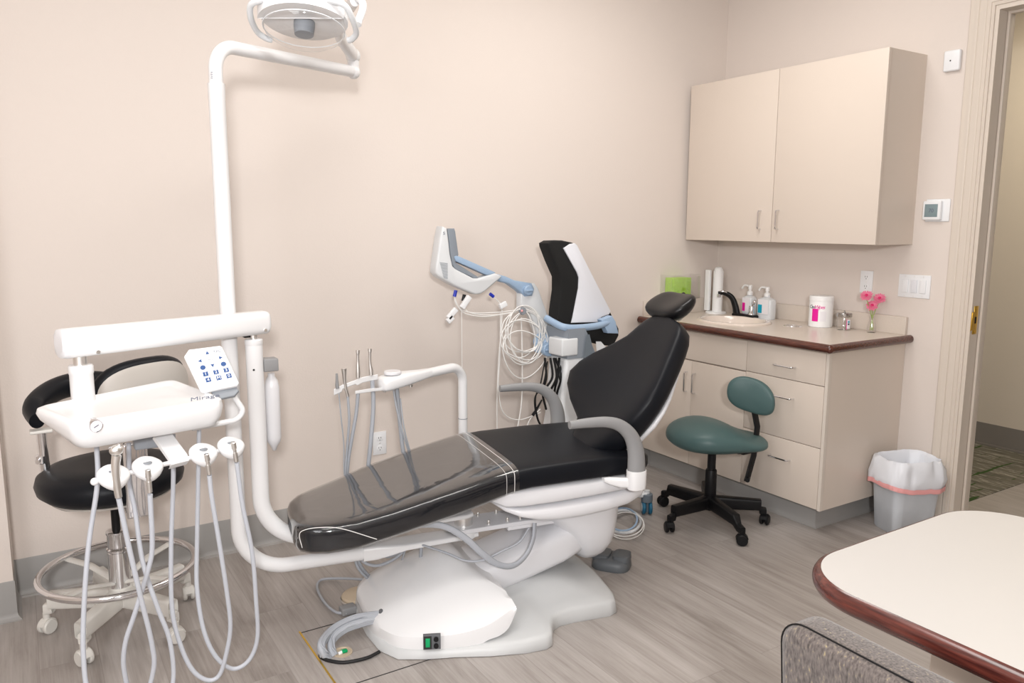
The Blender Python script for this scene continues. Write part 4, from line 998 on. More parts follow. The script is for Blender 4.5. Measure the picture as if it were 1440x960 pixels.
# floor hatch: brass strip and cable hole
hx_, hy_ = .776, 2.285
struct('trim_2', box((hx_, (2.285+2.685)/2-.06, .0012), (.006, .54, .0024)), 'brass')
struct('trim_3', join(box(((hx_+.92)/2, 2.685, .0006), (.92-hx_, .004, .0012))), 'slot')
struct('trim_4', box(((hx_+1.55)/2, 2.274, .0006), (1.55-hx_, .0035, .0012)), 'slot')
ho = PZ(482, 917, 0)
fo = thing('floor_box', tuple(ho), 'round beige-rimmed cable hole in the floor with green plug', 'floor box')
part('rim', lathe([(.034, 0), (.034, .003), (.029, .003), (.028, .0006)], ho, 28), 'beige_disc', fo)
part('well', lathe([(.029, .0005), (0, .0006)], ho, 28), 'beige_disc', fo)
part('plug', rbox(ho+V((.004, -.004, .006)), (.022, .016, .010), .003), 'green_led', fo, label='green plug')
part('plug_collar', cyl(ho+V((-.018, -.006, .003)), ho+V((-.004, -.006, .006)), .006, n=12), 'white_plastic', fo)

# coil of clear and blue suction tubing behind the chair
cc0 = PZ(885, 752, .02)
ct_ = thing('tubing_coil', (cc0.x, cc0.y, 0), 'loose coil of clear and blue tubing on the floor behind the chair', 'tubing')
for k, (mx_, my_, rx_, ry_, rr_, mm) in enumerate(((877, 733, 24, 16, .007, 'frost'), (878, 736, 27, 18, .003, 'thin_white'), (876, 730, 20, 16, .005, 'cart_blue'), (880, 739, 26, 19, .0025, 'thin_white'))):
    pp = [PZ(mx_+rx_*cos(t), my_+ry_*sin(t), .012+.02*(1+sin(t*2+k))+.006*k) for t in [2*pi*i/28 for i in range(28)]]
    part('coil', tube(pp, rr_, 8, closed=True), mm, ct_)

# ================================================================= OPERATING LIGHT on its post
LP = V((.585, 2.725, 0)); zt_ = .272
ol_ = thing('operating_light', tuple(LP), 'white pole-mounted dental operating light arching over the chair', 'operating light')
blade = W(.965, -.02, zt_); dirb = (V((blade.x, blade.y, 0))-LP).normalized()
LPz = lambda z: V((LP.x, LP.y, z))
part('post', tube(fillet([LPz(1.935), LPz(zt_), V((blade.x, blade.y, zt_))-dirb*.36], .16, 14), .0262, 24), 'white', ol_, ang=60)
part('post_ring', lathe([(.0262, -.012), (.0275, -.010), (.0275, .010), (.0262, .012)], LPz(1.17), 24), 'white', ol_)
bl0 = V((blade.x, blade.y, zt_))-dirb*.40; side = V((0, 0, 1)).cross(dirb)
part('swing_blade', loft([sring(bl0+dirb*t+V((0, 0, dz)), side, (0, 0, 1), w, h, 5, 28) for t, w, h, dz in ((0, .028, .028, 0), (.05, .034, .028, .002), (.10, .045, .022, .008), (.16, .05, .013, .014), (.40, .046, .011, .018), (.45, .035, .010, .018))]), 'white', ol_, ang=50)
part('pivot_block', cyl((blade.x, blade.y, zt_+.005), (blade.x, blade.y, .311), .05, n=32, bev=.005), 'white', ol_)
# upper bend and horizontal arm
JP = PY(497, 101, 3.10); ztop = PD(332, 62, LP).z
part('upper_arm', tube(fillet([LPz(1.90), LPz(ztop), JP], .12, 14), .0222, 22), 'white', ol_, ang=60)
part('collar', lathe([(.0228, 1.944), (.0268, 1.942), (.0268, 1.905), (.0262, 1.90)], LPz(0), 24), 'white', ol_)
for k in range(4): part('label_line', box((LP.x-.0135-.002*0, LP.y-.0172, 1.955+.006*k), (.012-.002*(k % 2), .001, .0016), 0), 'ink_grey', ol_)
part('elbow', join(ball(JP, .028, 12), cyl(JP, JP+V((0, 0, .045)), .023, n=24, bev=.003)), 'white', ol_)
LH = PD(428, 33, (V((0, 0, 0))+HN*2.45)); # light head: centre of the open rim
K1 = JP+V((0, 0, .062))
part('flex_arm', tube(smooth([K1, K1+(LH-K1)*.35+V((0, 0, .06)), LH+DR*.13+DF*.12+V((0, 0, .10))], 8), [.030-.010*i/16 for i in range(17)], 18, flat=(1, .8)), 'white', ol_, ang=60)
part('knuckle', ball(K1, .030, 12), 'white', ol_)
yk = [LH+DR*.15+DF*.05+V((0, 0, .01)), LH+DR*.155+DF*.10+V((0, 0, .09)), LH+DR*.05+DF*.17+V((0, 0, .15)), LH-DR*.1+DF*.14+V((0, 0, .15))]
part('yoke', tube(smooth(yk, 6), .012, 12), 'white', ol_)
hd = part('housing', lathe([(.118, .004), (.128, .010), (.130, .03), (.125, .06), (.10, .10), (.05, .125), (0, .13)], LH, 48), 'white', ol_)
part('reflector', lathe([(.113, .008), (.108, .02), (.085, .055), (.05, .08), (0, .088)], LH, 14), 'steel', hd, ang=5, label='faceted mirror reflector')
part('front_band', loft([[LH+(DR*cos(t)-DF*sin(t))*r+V((0, 0, z)) for t in [pi*.10+i*(pi*.8)/20 for i in range(21)]] for r, z in ((.120, -.004), (.134, -.006), (.136, .03), (.13, .05), (.12, .05))], close=False), 'white', hd)
part('bulb_cover', join(box(LH+V((0, 0, .02)), (.046, .03, .05), .006), lathe([(.028, -.035), (.031, -.01), (.031, .03), (0, .03)], LH, 20)), 'mid_grey', hd, label='grey bulb shield')
part('crossbar', tube([LH-DR*.11+V((0, 0, .008)), LH+DR*.11+V((0, 0, .008))], .006, 8, flat=(.5, 1.6)), 'steel', hd)
shp = [(.119, .006), (.119, -.018), (.112, -.034), (.09, -.048), (.05, -.058), (0, -.061)]
part('clear_shield', lathe(shp, LH, 48), 'shield', hd, label='clear plastic front shield')
part('shield_rim', tube([LH+V((.1195*cos(2*pi*i/48), .1195*sin(2*pi*i/48), -.018)) for i in range(48)], .0016, 6, closed=True), 'frost', hd)
for sgn in (-1, 1):
    hp = [LH+DR*(sgn*.09)-DF*.10+V((0, 0, .022)), LH+DR*(sgn*.135)-DF*.075+V((0, 0, .018)), LH+DR*(sgn*.150)-DF*.03+V((0, 0, .0)), LH+DR*(sgn*.150)+DF*.03+V((0, 0, -.012)), LH+DR*(sgn*.132)+DF*.06+V((0, 0, -.018)), LH+DR*(sgn*.118)+DF*.07+V((0, 0, -.018))]
    part('handle', tube(smooth(hp, 6), .0092, 12), 'cart_white', hd, label='curved grey-white handle')

# the head is tipped a little toward the front of the room
TM = Matrix.Rotation(radians(-13), 4, DR); lo_ = LH-ORG[hd.name]
for o_ in [hd]+list(hd.children):
    for v_ in o_.data.vertices: v_.co = lo_+TM @ (v_.co-lo_)

# ================================================================= DELIVERY UNIT
DP = V((.66, 2.70, 0)); DPz = lambda z: V((DP.x, DP.y, z)); z2 = .372
du = thing('delivery_unit', tuple(DP), 'white dental delivery unit with tray, keypad and hanging handpiece hoses', 'delivery unit')
pvx = V((pv.x, pv.y, 0)); dir2 = (pvx-DP).normalized()
part('post', tube(fillet([DPz(1.098), DPz(z2), V((pvx.x, pvx.y, z2))-dir2*.28], .17, 14), .0288, 24), 'white', du, ang=60)
part('post_cap', lathe([(.0288, 1.085), (.030, 1.088), (.030, 1.102), (.026, 1.106), (0, 1.106)], DP, 24), 'white', du)
sd2 = V((0, 0, 1)).cross(dir2); e2 = V((pvx.x, pvx.y, 0))
part('swing_blade', loft([sring(e2-dir2*t+V((0, 0, z2)), sd2, (0, 0, 1), w, h, 5, 24) for t, w, h in ((.30, .028, .028), (.22, .045, .013), (0, .045, .009), (-.03, .03, .009))]), 'white', du, ang=50)
part('pivot_bearing', cyl((pv.x, pv.y, .330), (pv.x, pv.y, z2-.008), .036, n=32), 'steel', du, label='brushed steel bearing')
hole = PD(357, 520, DP-HN*.028); part('post_screw', cyl(hole+HN*.004, hole-HN*.002, .0035, n=12), 'slot', du)
ZA = 1.160; AR = V((.700, 2.710, ZA)); AL = V((.082, 2.500, ZA)); ad = (AR-AL).normalized(); asd = V((0, 0, 1)).cross(ad)
secs = [sring(AL+ad*t, asd, (0, 0, 1), .034*s, h*s, 3.4, 32) for t, s, h in ((0, .82, .040), (.004, .93, .041), (.012, 1, .042), (.34, 1, .041), (.648, 1, .040), (.658, .93, .040), (.663, .8, .040))]
ba = part('balance_arm', loft(secs), 'white', du, ang=50)
part('end_cap', loft([sring(AL+ad*t, asd, (0, 0, 1), .0345*s, .0425*s, 3.4, 32) for t, s in ((-.006, .8), (-.002, .95), (.012, 1.0), (.014, 1.0), (.014, .9))]), 'shell', ba)
for t, dz in ((.635, -.024), (.085, -.030)): part('arm_screw', cyl(AL+ad*t-asd*.03+V((0, 0, dz)), AL+ad*t-asd*.036+V((0, 0, dz)), .0055, n=12), 'steel', ba)
part('pin', cyl(DPz(1.10), DPz(1.13), .012, n=20), 'steel', du)
part('pin_bracket', rbox(DPz(1.119)-DR*.02, (.03, .03, .016), .002), 'black', du)
TP = V((.128, 2.515, 0)); TPz = lambda z: V((TP.x, TP.y, z))
part('pin', cyl(TPz(1.085), TPz(1.125), .019, n=20), 'steel', du)
part('tray_column', lathe([(.031, .955), (.031, 1.068), (.0325, 1.070), (.0325, 1.090), (.030, 1.094), (0, 1.094)], TP, 28), 'white', du, ang=50)
# tray
TRC = [V((-.002, 2.452, 0)), V((.086, 2.190, 0)), V((.478, 2.290, 0)), V((.395, 2.675, 0))]
def tray_ring(ins, zs, rad=.045, k=7):
    c = sum(TRC, V((0, 0, 0)))/4; out = []
    P_ = []
    for i, p in enumerate(TRC):
        a = (TRC[i-1]-p).normalized(); b_ = (TRC[(i+1) % 4]-p).normalized(); P_.append(p+(a+b_).normalized()*ins*1.35)
    for i, p in enumerate(P_):
        a = (P_[i-1]-p).normalized(); b_ = (P_[(i+1) % 4]-p).normalized(); r = max(.008, rad-ins*.3)
        q0, q1 = p+a*r, p+b_*r
        for j in range(k+1):
            t = j/k; q = q0*(1-t)**2+p*2*t*(1-t)+q1*t*t
            f_ = max(0, min(1, (q-TRC[1]).dot((TRC[0]-TRC[1]).normalized())/.28))   # 0 at the front edge, 1 at the back
            out.append(V((q.x, q.y, zs[0]+(zs[1]-zs[0])*f_)))
    return out
trr = [tray_ring(.06, (.918, .958)), tray_ring(.034, (.915, .957)), tray_ring(.018, (.922, .961)), tray_ring(.006, (.945, .972)), tray_ring(.0, (.975, .985)), tray_ring(.003, (.994, .996)), tray_ring(.012, (1.0, 1.0)), tray_ring(.020, (.999, .999)), tray_ring(.030, (.990, .990)), tray_ring(.045, (.987, .987))]
ty = part('tray', loft(trr), 'white', du, ang=50)
fe = (TRC[2]-TRC[1]).normalized(); fnn = V((fe.y, -fe.x, 0))
gcn = PY(135.5, 599, 2.20); gcn = TRC[1]+fe*((gcn-TRC[1]).dot(fe))+V((0, 0, gcn.z)); gax = (fnn+V((0, 0, -.05))).normalized()
gg = part('pressure_gauge', lathe([(.0168, -.02), (.0168, .002), (.0158, .0038), (.0145, .002), (0, .002)], gcn, 28, gax), 'chrome', ty)
part('gauge_face', lathe([(.0144, .0021), (0, .0023)], gcn, 24, gax), 'label_white', gg)
part('gauge_needle', tube([gcn+gax*.0032-fe*.006-V((0, 0, .003)), gcn+gax*.0032+fe*.006+V((0, 0, .003))], .0009, 6), 'ink', gg)
sp3 = PZ(291, 560, 1.001); text('script_lettering', 'Mirage', .032, 'ink_grey', ty, V((sp3.x-.008, sp3.y+.004, 1.0035)), fe, V((-fe.y, fe.x, 0))+V((0, 0, .22)), shear=.45)
# keypad
kc = PY(299, 517, 2.42); kn = ((CAM-kc).normalized()+V((0, 0, .55))).normalized()
def KP(x, y, lift=0):
    d = ray(x, y); t = (kc-CAM).dot(kn)/d.dot(kn); return CAM+d*t+kn*lift
kpad = part('keypad', bprism([KP(x, y, -.016) for x, y in ((258.8, 501), (265.5, 491), (309, 485.5), (312.5, 487.5), (336, 537.5), (334, 541.5), (287, 551), (282, 549))], kn*.016, .004), 'plate', du, label='white keypad with blue key symbols')
part('keypad_base', bprism([KP(x, y, -.03) for x, y in ((296, 545), (331, 537), (336, 546), (330, 553), (302, 559))], kn*.014, .004), 'mid_grey', kpad)
kx = (KP(334, 520)-KP(284, 531)).normalized(); ky = kn.cross(kx)
def tri(x, y, ang, s=.0068): c = KP(x, y, .0002); return prism([c+(kx*cos(ang+q)+ky*sin(ang+q))*s for q in (0, 2.2, -2.2)], kn*.0005)
part('arrow_key', tri(291.5, 496.3, pi/2), 'ink_blue', kpad); part('arrow_key', tri(299, 513.5, -pi/2), 'ink_blue', kpad)
part('arrow_key', tri(281.5, 507.5, pi), 'ink_blue', kpad); part('arrow_key', tri(310, 502.7, 0), 'ink_blue', kpad)
for (x, y) in ((285.3, 516.7), (314.3, 511.7)): part('round_key', lathe([(.0078, 0), (.0078, .0006), (0, .0007)], KP(x, y, .0001), 20, kn), 'ink_blue', kpad)
def sq(x, y, s=.0072): c = KP(x, y, .0002); return prism([c+kx*(i*s)+ky*(j*s) for i, j in ((-1, -1), (1, -1), (1, 1), (-1, 1))], kn*.0005)
for (x, y, t_) in ((289.2, 525.8, '1'), (303.8, 523, '2'), (318.2, 520.2, '3'), (293, 534, '4'), (307.8, 531.2, 'M'), (322, 528.3, '0')):
    part('square_key', sq(x, y), 'ink_blue', kpad); text('key_digit', t_, .0135, 'plate', kpad, KP(x, y, .0012), kx, ky)
text('lettering', 'TPC', .012, 'ink_grey', kpad, KP(305.5, 494.3, .0006), kx, ky)
part('key_mark', tube([KP(x, y, .0006) for x, y in ((291, 504.5), (294, 505.8), (297, 505), (300, 505.5))], .0006, 6), 'ink_grey', kpad)
KT = lambda x, y: PY(x, y, 2.40)
part('keypad_tube', tube(fillet([KT(270, 602), KT(333, 590.5), KT(343, 578), KT(318, 541)], .025, 8), .0088, 14), 'white', du)
# instrument bar and holders
HB0 = PZ(133, 677, .850); HB1 = PZ(338, 626, .850)
part('holder_bar', tube([HB0, HB1], .0065, 12), 'white', du)
part('bar_knob', ball(HB0, .010, 8), 'white', du)
hbd = (HB1-HB0).normalized(); hbn = V((hbd.y, -hbd.x, 0))
def onbar(x, y=None): # point of the bar at image column x
    best = min(range(201), key=lambda i: abs((lambda p: 720+FPX*((p-CAM).dot(RT))/((p-CAM).dot(FW)))(HB0+(HB1-HB0)*(i/200))-x)); return HB0+(HB1-HB0)*(best/200)
bb = onbar(251); bt_ = PY(229, 611, 2.33)
part('bracket', loft([[p+hbd*(w)+o for w, o in ((-.026, V((0, 0, 0))), (.026, V((0, 0, 0))), (.026, hbn*-.01+V((0, 0, -.008))), (-.026, hbn*-.01+V((0, 0, -.008))))] for p in (bt_, bb+V((0, 0, .012)), bb+hbn*.008-V((0, 0, .004)), bb+V((0, 0, -.012)))]), 'white', du, bev=.003)
for k, x in enumerate((158, 206, 284, 323)):
    c = onbar(x); fwd = hbn
    sec = []
    for (h, s) in ((-.020, .35), (-.016, .62), (-.008, .86), (.0, .97), (.008, 1.0), (.014, .96), (.018, .80)):
        sec.append([c+fwd*(.008+.0*h)+(hbd*cos(t)*.040+fwd*sin(t)*.033)*s*(1 if sin(t) < .5 else .97)+V((0, 0, h+.012*sin(t)*-1)) for t in [2*pi*j/28 for j in range(28)]])
    hl_ = part('holder', loft(sec), 'white', du, ang=60, label='white cup-shaped handpiece holder')
    part('holder_slot', lathe([(.011, -.001), (.011, .0012), (.009, .0014), (0, .0012)], c+fwd*.010+V((0, 0, .0185)), 20), 'mid_grey', hl_)
# hoses: out of the tray, down in a loop and back up to the holder
def hose(pts, y0, y1, r=.0066):
    n_ = len(pts)
    L = [0]
    for i in range(1, n_): L.append(L[-1]+math.hypot(pts[i][0]-pts[i-1][0], pts[i][1]-pts[i-1][1]))
    return smooth([PY(x, y, y0+(y1-y0)*L[i]/L[-1]) for i, (x, y) in enumerate(pts)], 8), r
ycoup = [(165, 697, onbar(158)), (210, 690, onbar(206)), (294.5, 666, onbar(284)), (333, 648, onbar(323))]
HS = [([(136, 628), (137, 680), (124.5, 767), (118, 855), (117.5, 925), (126, 975), (160, 1005), (200, 985), (216, 940), (213, 902), (198, 840), (181, 767), (167, 700)], 2.36, ycoup[0][2].y-.035),
      ([(181, 622), (182.5, 680), (190, 718), (201, 791), (222, 855), (239, 902), (243, 960), (222, 1000), (190, 990), (175, 945), (176, 905), (190, 861), (208, 802), (214, 767), (211, 695)], 2.40, ycoup[1][2].y-.035),
      ([(243.5, 610), (243.6, 680), (240.7, 767), (242, 855), (254, 907), (271, 942), (292, 956), (309, 948), (319.5, 913), (324, 878), (319, 832), (309, 767), (298, 700), (294.5, 668)], 2.42, ycoup[2][2].y-.035),
      ([(280, 601), (278.6, 680), (277, 767), (277, 826), (286, 884), (303, 922), (327, 940), (350, 928), (362, 896), (360, 843), (354.5, 776), (341, 709), (333, 650)], 2.44, ycoup[3][2].y-.035)]
for pts, y0, y1 in HS:
    P_, r = hose(pts, y0, y1); part('handpiece_hose', tube(P_, r, 12), 'white_hose', du, ang=60)
for k, (x0, y0_, x1, y1_, r) in enumerate(((207.5, 660, 210.8, 692, .0078), (290, 638, 294.5, 667, .0078), (327.5, 622, 332.5, 649, .0078))):
    yy = ycoup[k+1][2].y-.037; a = PY(x0, y0_, yy); b_ = PY(x1, y1_, yy); d = (b_-a)
    part('coupling', join(cyl(a, a+d*.34, r, n=18, bev=.0012), cyl(a+d*.34, a+d*.52, r*.72, n=18), cyl(a+d*.52, b_, r*.9, r*.8, n=18)), 'steel', du, label='brushed steel handpiece coupling')
# three-way syringe
yy = ycoup[0][2].y-.037
s0, s1, s2 = PY(164, 640, yy), PY(163.5, 676, yy), PY(167, 699, yy)
sy_ = part('syringe', tube(smooth([s0, PY(162.5, 655, yy), s1, s2], 5), [.0115-.003*i/15 for i in range(16)], 16), 'steel', du, label='metal three-way syringe')
part('syringe_head', join(ball(PY(163.5, 633, yy), .0165, 10, (1, .8, .85)), cyl(PY(163, 631, yy), PY(169, 626, yy), .007, n=12)), 'steel', sy_)
part('syringe_button', join(cyl(PY(154.5, 629, yy), PY(157, 632, yy), .004, n=10)), 'chrome', sy_)
part('syringe_button', join(cyl(PY(167.5, 624.5, yy), PY(167, 628, yy), .004, n=10)), 'chrome', sy_)
# under-tray block
part('undertray_block', rbox(PY(206, 618, 2.42), (.07, .05, .045), .006), 'mid_grey', du)
# water bottle hung behind the post
wb_ = PD(379, 512, DP+HN*.035)
part('bottle_bracket', rbox(wb_, (.05, .05, .045), .004), 'arm_grey', du)
wtop = PD(379, 529, DP+HN*.05); wbot = PD(382, 634, DP+HN*.05); hwb = wtop.z-wbot.z
part('water_bottle', lathe([(0, 0), (.006, .003), (.013, .02), (.023, .035), (.026, .05), (.026, hwb-.04), (.021, hwb-.015), (.012, hwb), (.012, hwb+.012), (0, hwb+.012)], (wtop.x+.006, wtop.y, wbot.z), 28), 'frost' if False else 'shell', du, ang=60, label='white water bottle')

# ================================================================= ASSISTANT INSTRUMENT ARM
AP = V((1.635, 3.0, 0)); zt3 = PD(645, 525, AP).z
aa = thing('suction_unit', tuple(AP), 'white curved assistant arm holding suction tips behind the leg rest', 'instrument arm')
hd0 = PY(604, 524, 2.94)
part('post', tube(fillet([V((AP.x, AP.y, .30)), V((AP.x, AP.y, PY(645, 514, 3.0).z)), PY(596, 526, 2.93)], .075, 12), .0205, 20), 'white', aa, ang=60)
part('post_joint', lathe([(.0212, PY(653, 587.5, 3.0).z-.0015), (.0212, PY(653, 587.5, 3.0).z+.0015)], AP, 24), 'mid_grey', aa)
part('base_arm', tube([V((AP.x, AP.y, .31)), W(1.25, .12, .31)], .022, 14), 'white', aa)
c0, c1 = PY(603, 524, 2.935), PY(533, 541, 2.90); hdir = (c1-c0); hL = hdir.length; hdir.normalize(); hsd = V((0, 0, 1)).cross(hdir); hup = hdir.cross(hsd)*-1
hup = V((0, 0, 1))
hb_ = part('head_body', loft([sring(c0+hdir*(hL*t)+V((0, 0, dz)), hsd, hup, w, h, 3.5, 28) for t, w, h, dz in ((-.02, .019, .018, 0), (.2, .03, .022, .0), (.5, .045, .028, .002), (.85, .05, .03, .001), (.96, .046, .027, .0), (1.0, .036, .018, .0))]), 'white', aa, ang=50)
part('head_cap', lathe([(.036, 0), (.036, .008), (.033, .012), (0, .012)], PY(552, 524, 2.91)+V((0, 0, -.004)), 28), 'shell', hb_)
def Q(x, y, yy=2.87): return PY(x, y, yy)
part('holder_rail', loft([[Q(x, y+o, yy+d) for o, d in ((0, 0), (h, 0), (h, .03), (0, .03))] for x, y, h, yy in ((469.5, 547, 9, 2.845), (480, 541.5, 10, 2.85), (482, 540.5, 6.5, 2.85), (500, 534, 6, 2.86), (502, 533, 9, 2.86), (510, 530, 8, 2.865), (531.5, 526, 7.5, 2.88))]), 'white', aa, bev=.003)
part('holder_rail', loft([[Q(x, y+o, yy+d) for o, d in ((0, 0), (h, 0), (h, .03), (0, .03))] for x, y, h, yy in ((499.5, 549.5, 4.5, 2.85), (520, 546, 5, 2.86), (543, 544.5, 4, 2.88))]), 'white', aa, bev=.002)
part('screw', join(cyl(Q(541, 549.5, 2.89), Q(541, 551.5, 2.89), .006, n=10)), 'steel', aa)
part('valve_fitting', join(cyl(Q(566, 543, 2.90), Q(566, 540, 2.90)+V((0, 0, .01)), .010, n=12), cyl(Q(573, 540, 2.90), Q(580, 541, 2.90), .006, n=12), cyl(Q(577, 537, 2.90), Q(577.5, 544, 2.90), .007, n=12)), 'brass' if False else 'steel', aa)
def tip(pts, radii, label, m='steel'):
    P_ = [Q(*p) for p in pts]; return part('suction_tip', tube(P_, radii, 14), m, aa, label=label)
tip([(503, 492, 2.865), (503, 496.5, 2.865), (503, 497, 2.865), (503.2, 505, 2.865), (503.2, 512, 2.865), (503.4, 522, 2.865), (503.6, 531, 2.865)], [.0078, .0078, .0062, .0055, .0065, .009, .0092], 'tall steel suction valve, nearer the rail end')
tip([(520, 490, 2.875), (520, 494.5, 2.875), (520, 495, 2.875), (520, 504, 2.875), (520.4, 513, 2.875), (521.6, 520, 2.875), (522, 527, 2.875)], [.0078, .0078, .0062, .0052, .0062, .009, .0094], 'tall steel suction valve, nearest the arm head')
tip([(483.5, 518, 2.85), (484, 525, 2.85), (484.5, 535, 2.85), (486, 545, 2.85), (489, 557, 2.85)], [.0105, .009, .0065, .0062, .0062], 'short syringe head')
tip([(473.5, 525, 2.845), (473.8, 533, 2.845), (474, 541, 2.845), (474.6, 546, 2.845)], [.0042, .0052, .007, .0075], 'small grey tip', 'arm_grey')
def ahose(pts, r, m='grey_hose'): return part('suction_hose', tube(smooth([Q(*p) for p in pts], 8), r, 10), m, aa, ang=60)
ahose([(476.5, 553, 2.85), (480, 590, 2.86), (483.5, 625, 2.88), (484, 665, 2.90), (490, 720, 2.92), (520, 760, 2.88)], .0026)
ahose([(489, 556, 2.85), (491, 590, 2.86), (488.5, 625, 2.88), (486, 660, 2.90), (487, 700, 2.92), (500, 745, 2.9)], .0052)
ahose([(503.5, 553, 2.86), (501, 580, 2.87), (495, 615, 2.88), (489.5, 650, 2.90), (488, 690, 2.92), (497, 740, 2.9)], .0072)
ahose([(523.5, 534, 2.88), (525, 570, 2.88), (521.5, 620, 2.88), (518, 655, 2.90), (515, 700, 2.92), (520, 745, 2.9)], .0088)
ahose([(558, 543, 2.91), (560, 570, 2.92), (563, 600, 2.92), (567, 635, 2.93), (575, 680, 2.93), (590, 725, 2.9)], .0088)
ahose([(553, 545, 2.91), (558, 575, 2.90), (567, 610, 2.90), (575, 635, 2.92), (590, 680, 2.92)], .0042)
ahose([(563, 560, 2.91), (568, 600, 2.90), (577, 635, 2.92), (592, 680, 2.92)], .003)

# ================================================================= MOBILE CART WITH JOINTED HEAD
YC = 3.20
kb_ = PZ(850, 690, 0); CC = V((2.52, 3.12, 0))
mc = thing('scanner_cart', tuple(CC), 'white and blue mobile imaging cart with jointed arm behind the chair', 'medical cart')
def Y_(x, y, yy=3.33): return PY(x, y, yy)
# lower column and wheeled base
colp = [(795, 503), (839, 507), (850, 560), (862, 640), (770, 640), (780, 560)]
part('column', loft([[V((x0, 3.10, z)), V((x1, 3.10, z)), V((x1+.02, 3.28, z)), V((x0+.02, 3.28, z))] for x0, x1, z in ((2.20, 2.66, .10), (2.225, 2.62, .40), (2.25, 2.60, .52), (PY(796, 503, 3.10).x, PY(845, 508, 3.10).x, PY(794, 503, 3.10).z-.002))]), 'cart_white', mc, bev=.02)
part('column_top', loft([[V((x0, 3.095, z)), V((x1, 3.095, z)), V((x1, 3.285, z)), V((x0, 3.285, z))] for x0, x1, z in ((PY(797, 503, 3.10).x, PY(838, 508, 3.10).x, PY(794, 505, 3.10).z), (PY(799, 466, 3.10).x, PY(822, 466, 3.10).x, PY(799, 463, 3.10).z))]), 'cart_grey', mc, label='slate grey column head')
part('column_panel', loft([[Y_(x, y, 3.09), Y_(x, y, 3.085), Y_(x2, y, 3.085), Y_(x2, y, 3.09)] for x, x2, y in ((825, 829, 470), (820, 838, 507))]), 'cart_grey_dark', mc)
part('base_frame', loft([sring(V((2.45, 3.14, z)), (1, 0, 0), (0, 1, 0), .24*s, .17*s, 4, 32) for z, s in ((.085, .97), (.09, 1), (.12, 1), (.14, .9))]), 'cart_white', mc)
for (qx, qy) in ((PZ(909, 722, 0).x, PZ(909, 722, 0).y+.0), (2.28, 3.0), (2.28, 3.3), (2.66, 3.3)):
    w0 = V((qx, qy, .036)); ax_ = DR
    cs = part('caster', join(cyl(w0+V((0, 0, .03)), w0+V((0, 0, .075)), .030, n=20, bev=.004), rbox(w0+V((0, 0, .01)), (.018, .03, .07), .004)), 'cart_grey_dark', mc, label='dark grey caster housing')
    part('wheel', join(cyl(w0-ax_*.026, w0-ax_*.008, .036, n=28, bev=.004), cyl(w0+ax_*.008, w0+ax_*.026, .036, n=28, bev=.004)), 'wheel_blue', cs)
    part('wheel_hub', join(cyl(w0-ax_*.0275, w0-ax_*.02, .022, n=24)), 'cart_white', cs)
    part('stem', cyl(w0+V((0, 0, .075)), w0+V((0, 0, .092)), .014, n=14), 'cart_white', cs)
part('base_leg', loft([sring(V((2.46, 3.12, .105)), (.7, .7, 0), (0, 0, 1), .045, .018, 4, 20), sring(V((PZ(909, 722, 0).x, PZ(909, 722, 0).y, .105)), (.7, .7, 0), (0, 0, 1), .022, .014, 4, 20)]), 'cart_white', mc)
part('arm_box', rbox(Y_(792, 486, 3.15), (.10, .12, .088), .008), 'cart_white', mc)
part('cable_bundle', join(*[tube(smooth([Y_(x0+random.uniform(-4, 4), 503, 3.16), Y_(x0+random.uniform(-7, 7), 530, 3.13), Y_(x0+random.uniform(-8, 8), 552, 3.15), Y_(x0+random.uniform(-6, 10), 575, 3.2)], 6), .006, 8) for x0 in (772, 777, 782, 787, 790, 768)]), 'black', mc)
part('cable_bundle', join(*[tube(smooth([Y_(a0, 508, 3.12), Y_(a0-6, 540, 3.1), Y_(a1, 560, 3.1), Y_(a1+4, 590, 3.1), Y_(a1+16, 608, 3.12)], 8), .0035, 8) for a0, a1 in ((766, 753), (770, 752))]), 'black', mc)
part('cable_bundle', join(tube([Y_(762, 562, 3.1), Y_(753, 578, 3.1), Y_(749, 584, 3.1)], [.004, .007, .008], 8)), 'black', mc)
part('column_side', loft([[Y_(x, y, 3.16), Y_(x, y, 3.27), Y_(x2, y, 3.27), Y_(x2, y, 3.16)] for x, x2, y in ((786, 800, 503), (783, 800, 560), (778, 800, 612))]), 'black', mc)
# jointed arm
def ppr(name, px, y0, th, m, parent=mc, b_=.006, label=None, ang=40): return part(name, bprism([Y_(x, y, y0) for x, y in px], (0, th, 0), b_), m, parent, ang=ang, label=label)
ppr('lower_arm', [(733, 408), (736, 398), (752, 398), (757, 405), (772, 447), (784, 484), (786, 500), (775, 505), (762, 495), (757, 470), (745, 440), (733, 436)], 3.31, .05, 'cart_white', label='pale jointed lower arm')
ppr('upper_arm', [(697, 384.5), (706, 387), (712, 388.5), (724, 394), (738, 396.5), (748, 398), (752, 406), (749, 416), (738, 417), (730, 409), (716, 399), (704, 396), (696, 392)], 3.305, .05, 'cart_blue', b_=.008, label='blue upper arm')
def knob(x, y, r, yy):
    c = Y_(x, y, yy); k = part('joint_knob', cyl(c+V((0, .02, 0)), c-V((0, .014, 0)), r, n=32, bev=.004), 'cart_blue', mc, label='blue joint knob'); part('knob_grip', rbox(c-V((0, .018, 0)), (r*1.7, .010, .010), .003), 'cart_blue', k); return k
knob(742, 408, .026, 3.30); knob(771, 491, .036, 3.25)
part('lower_joint', cyl(Y_(762, 480, 3.28), Y_(762, 480, 3.34), .045, n=32, bev=.006), 'cart_blue', mc)
part('lower_joint', cyl(Y_(757, 489, 3.28), Y_(757, 489, 3.32), .026, n=24, bev=.004), 'cart_blue', mc)
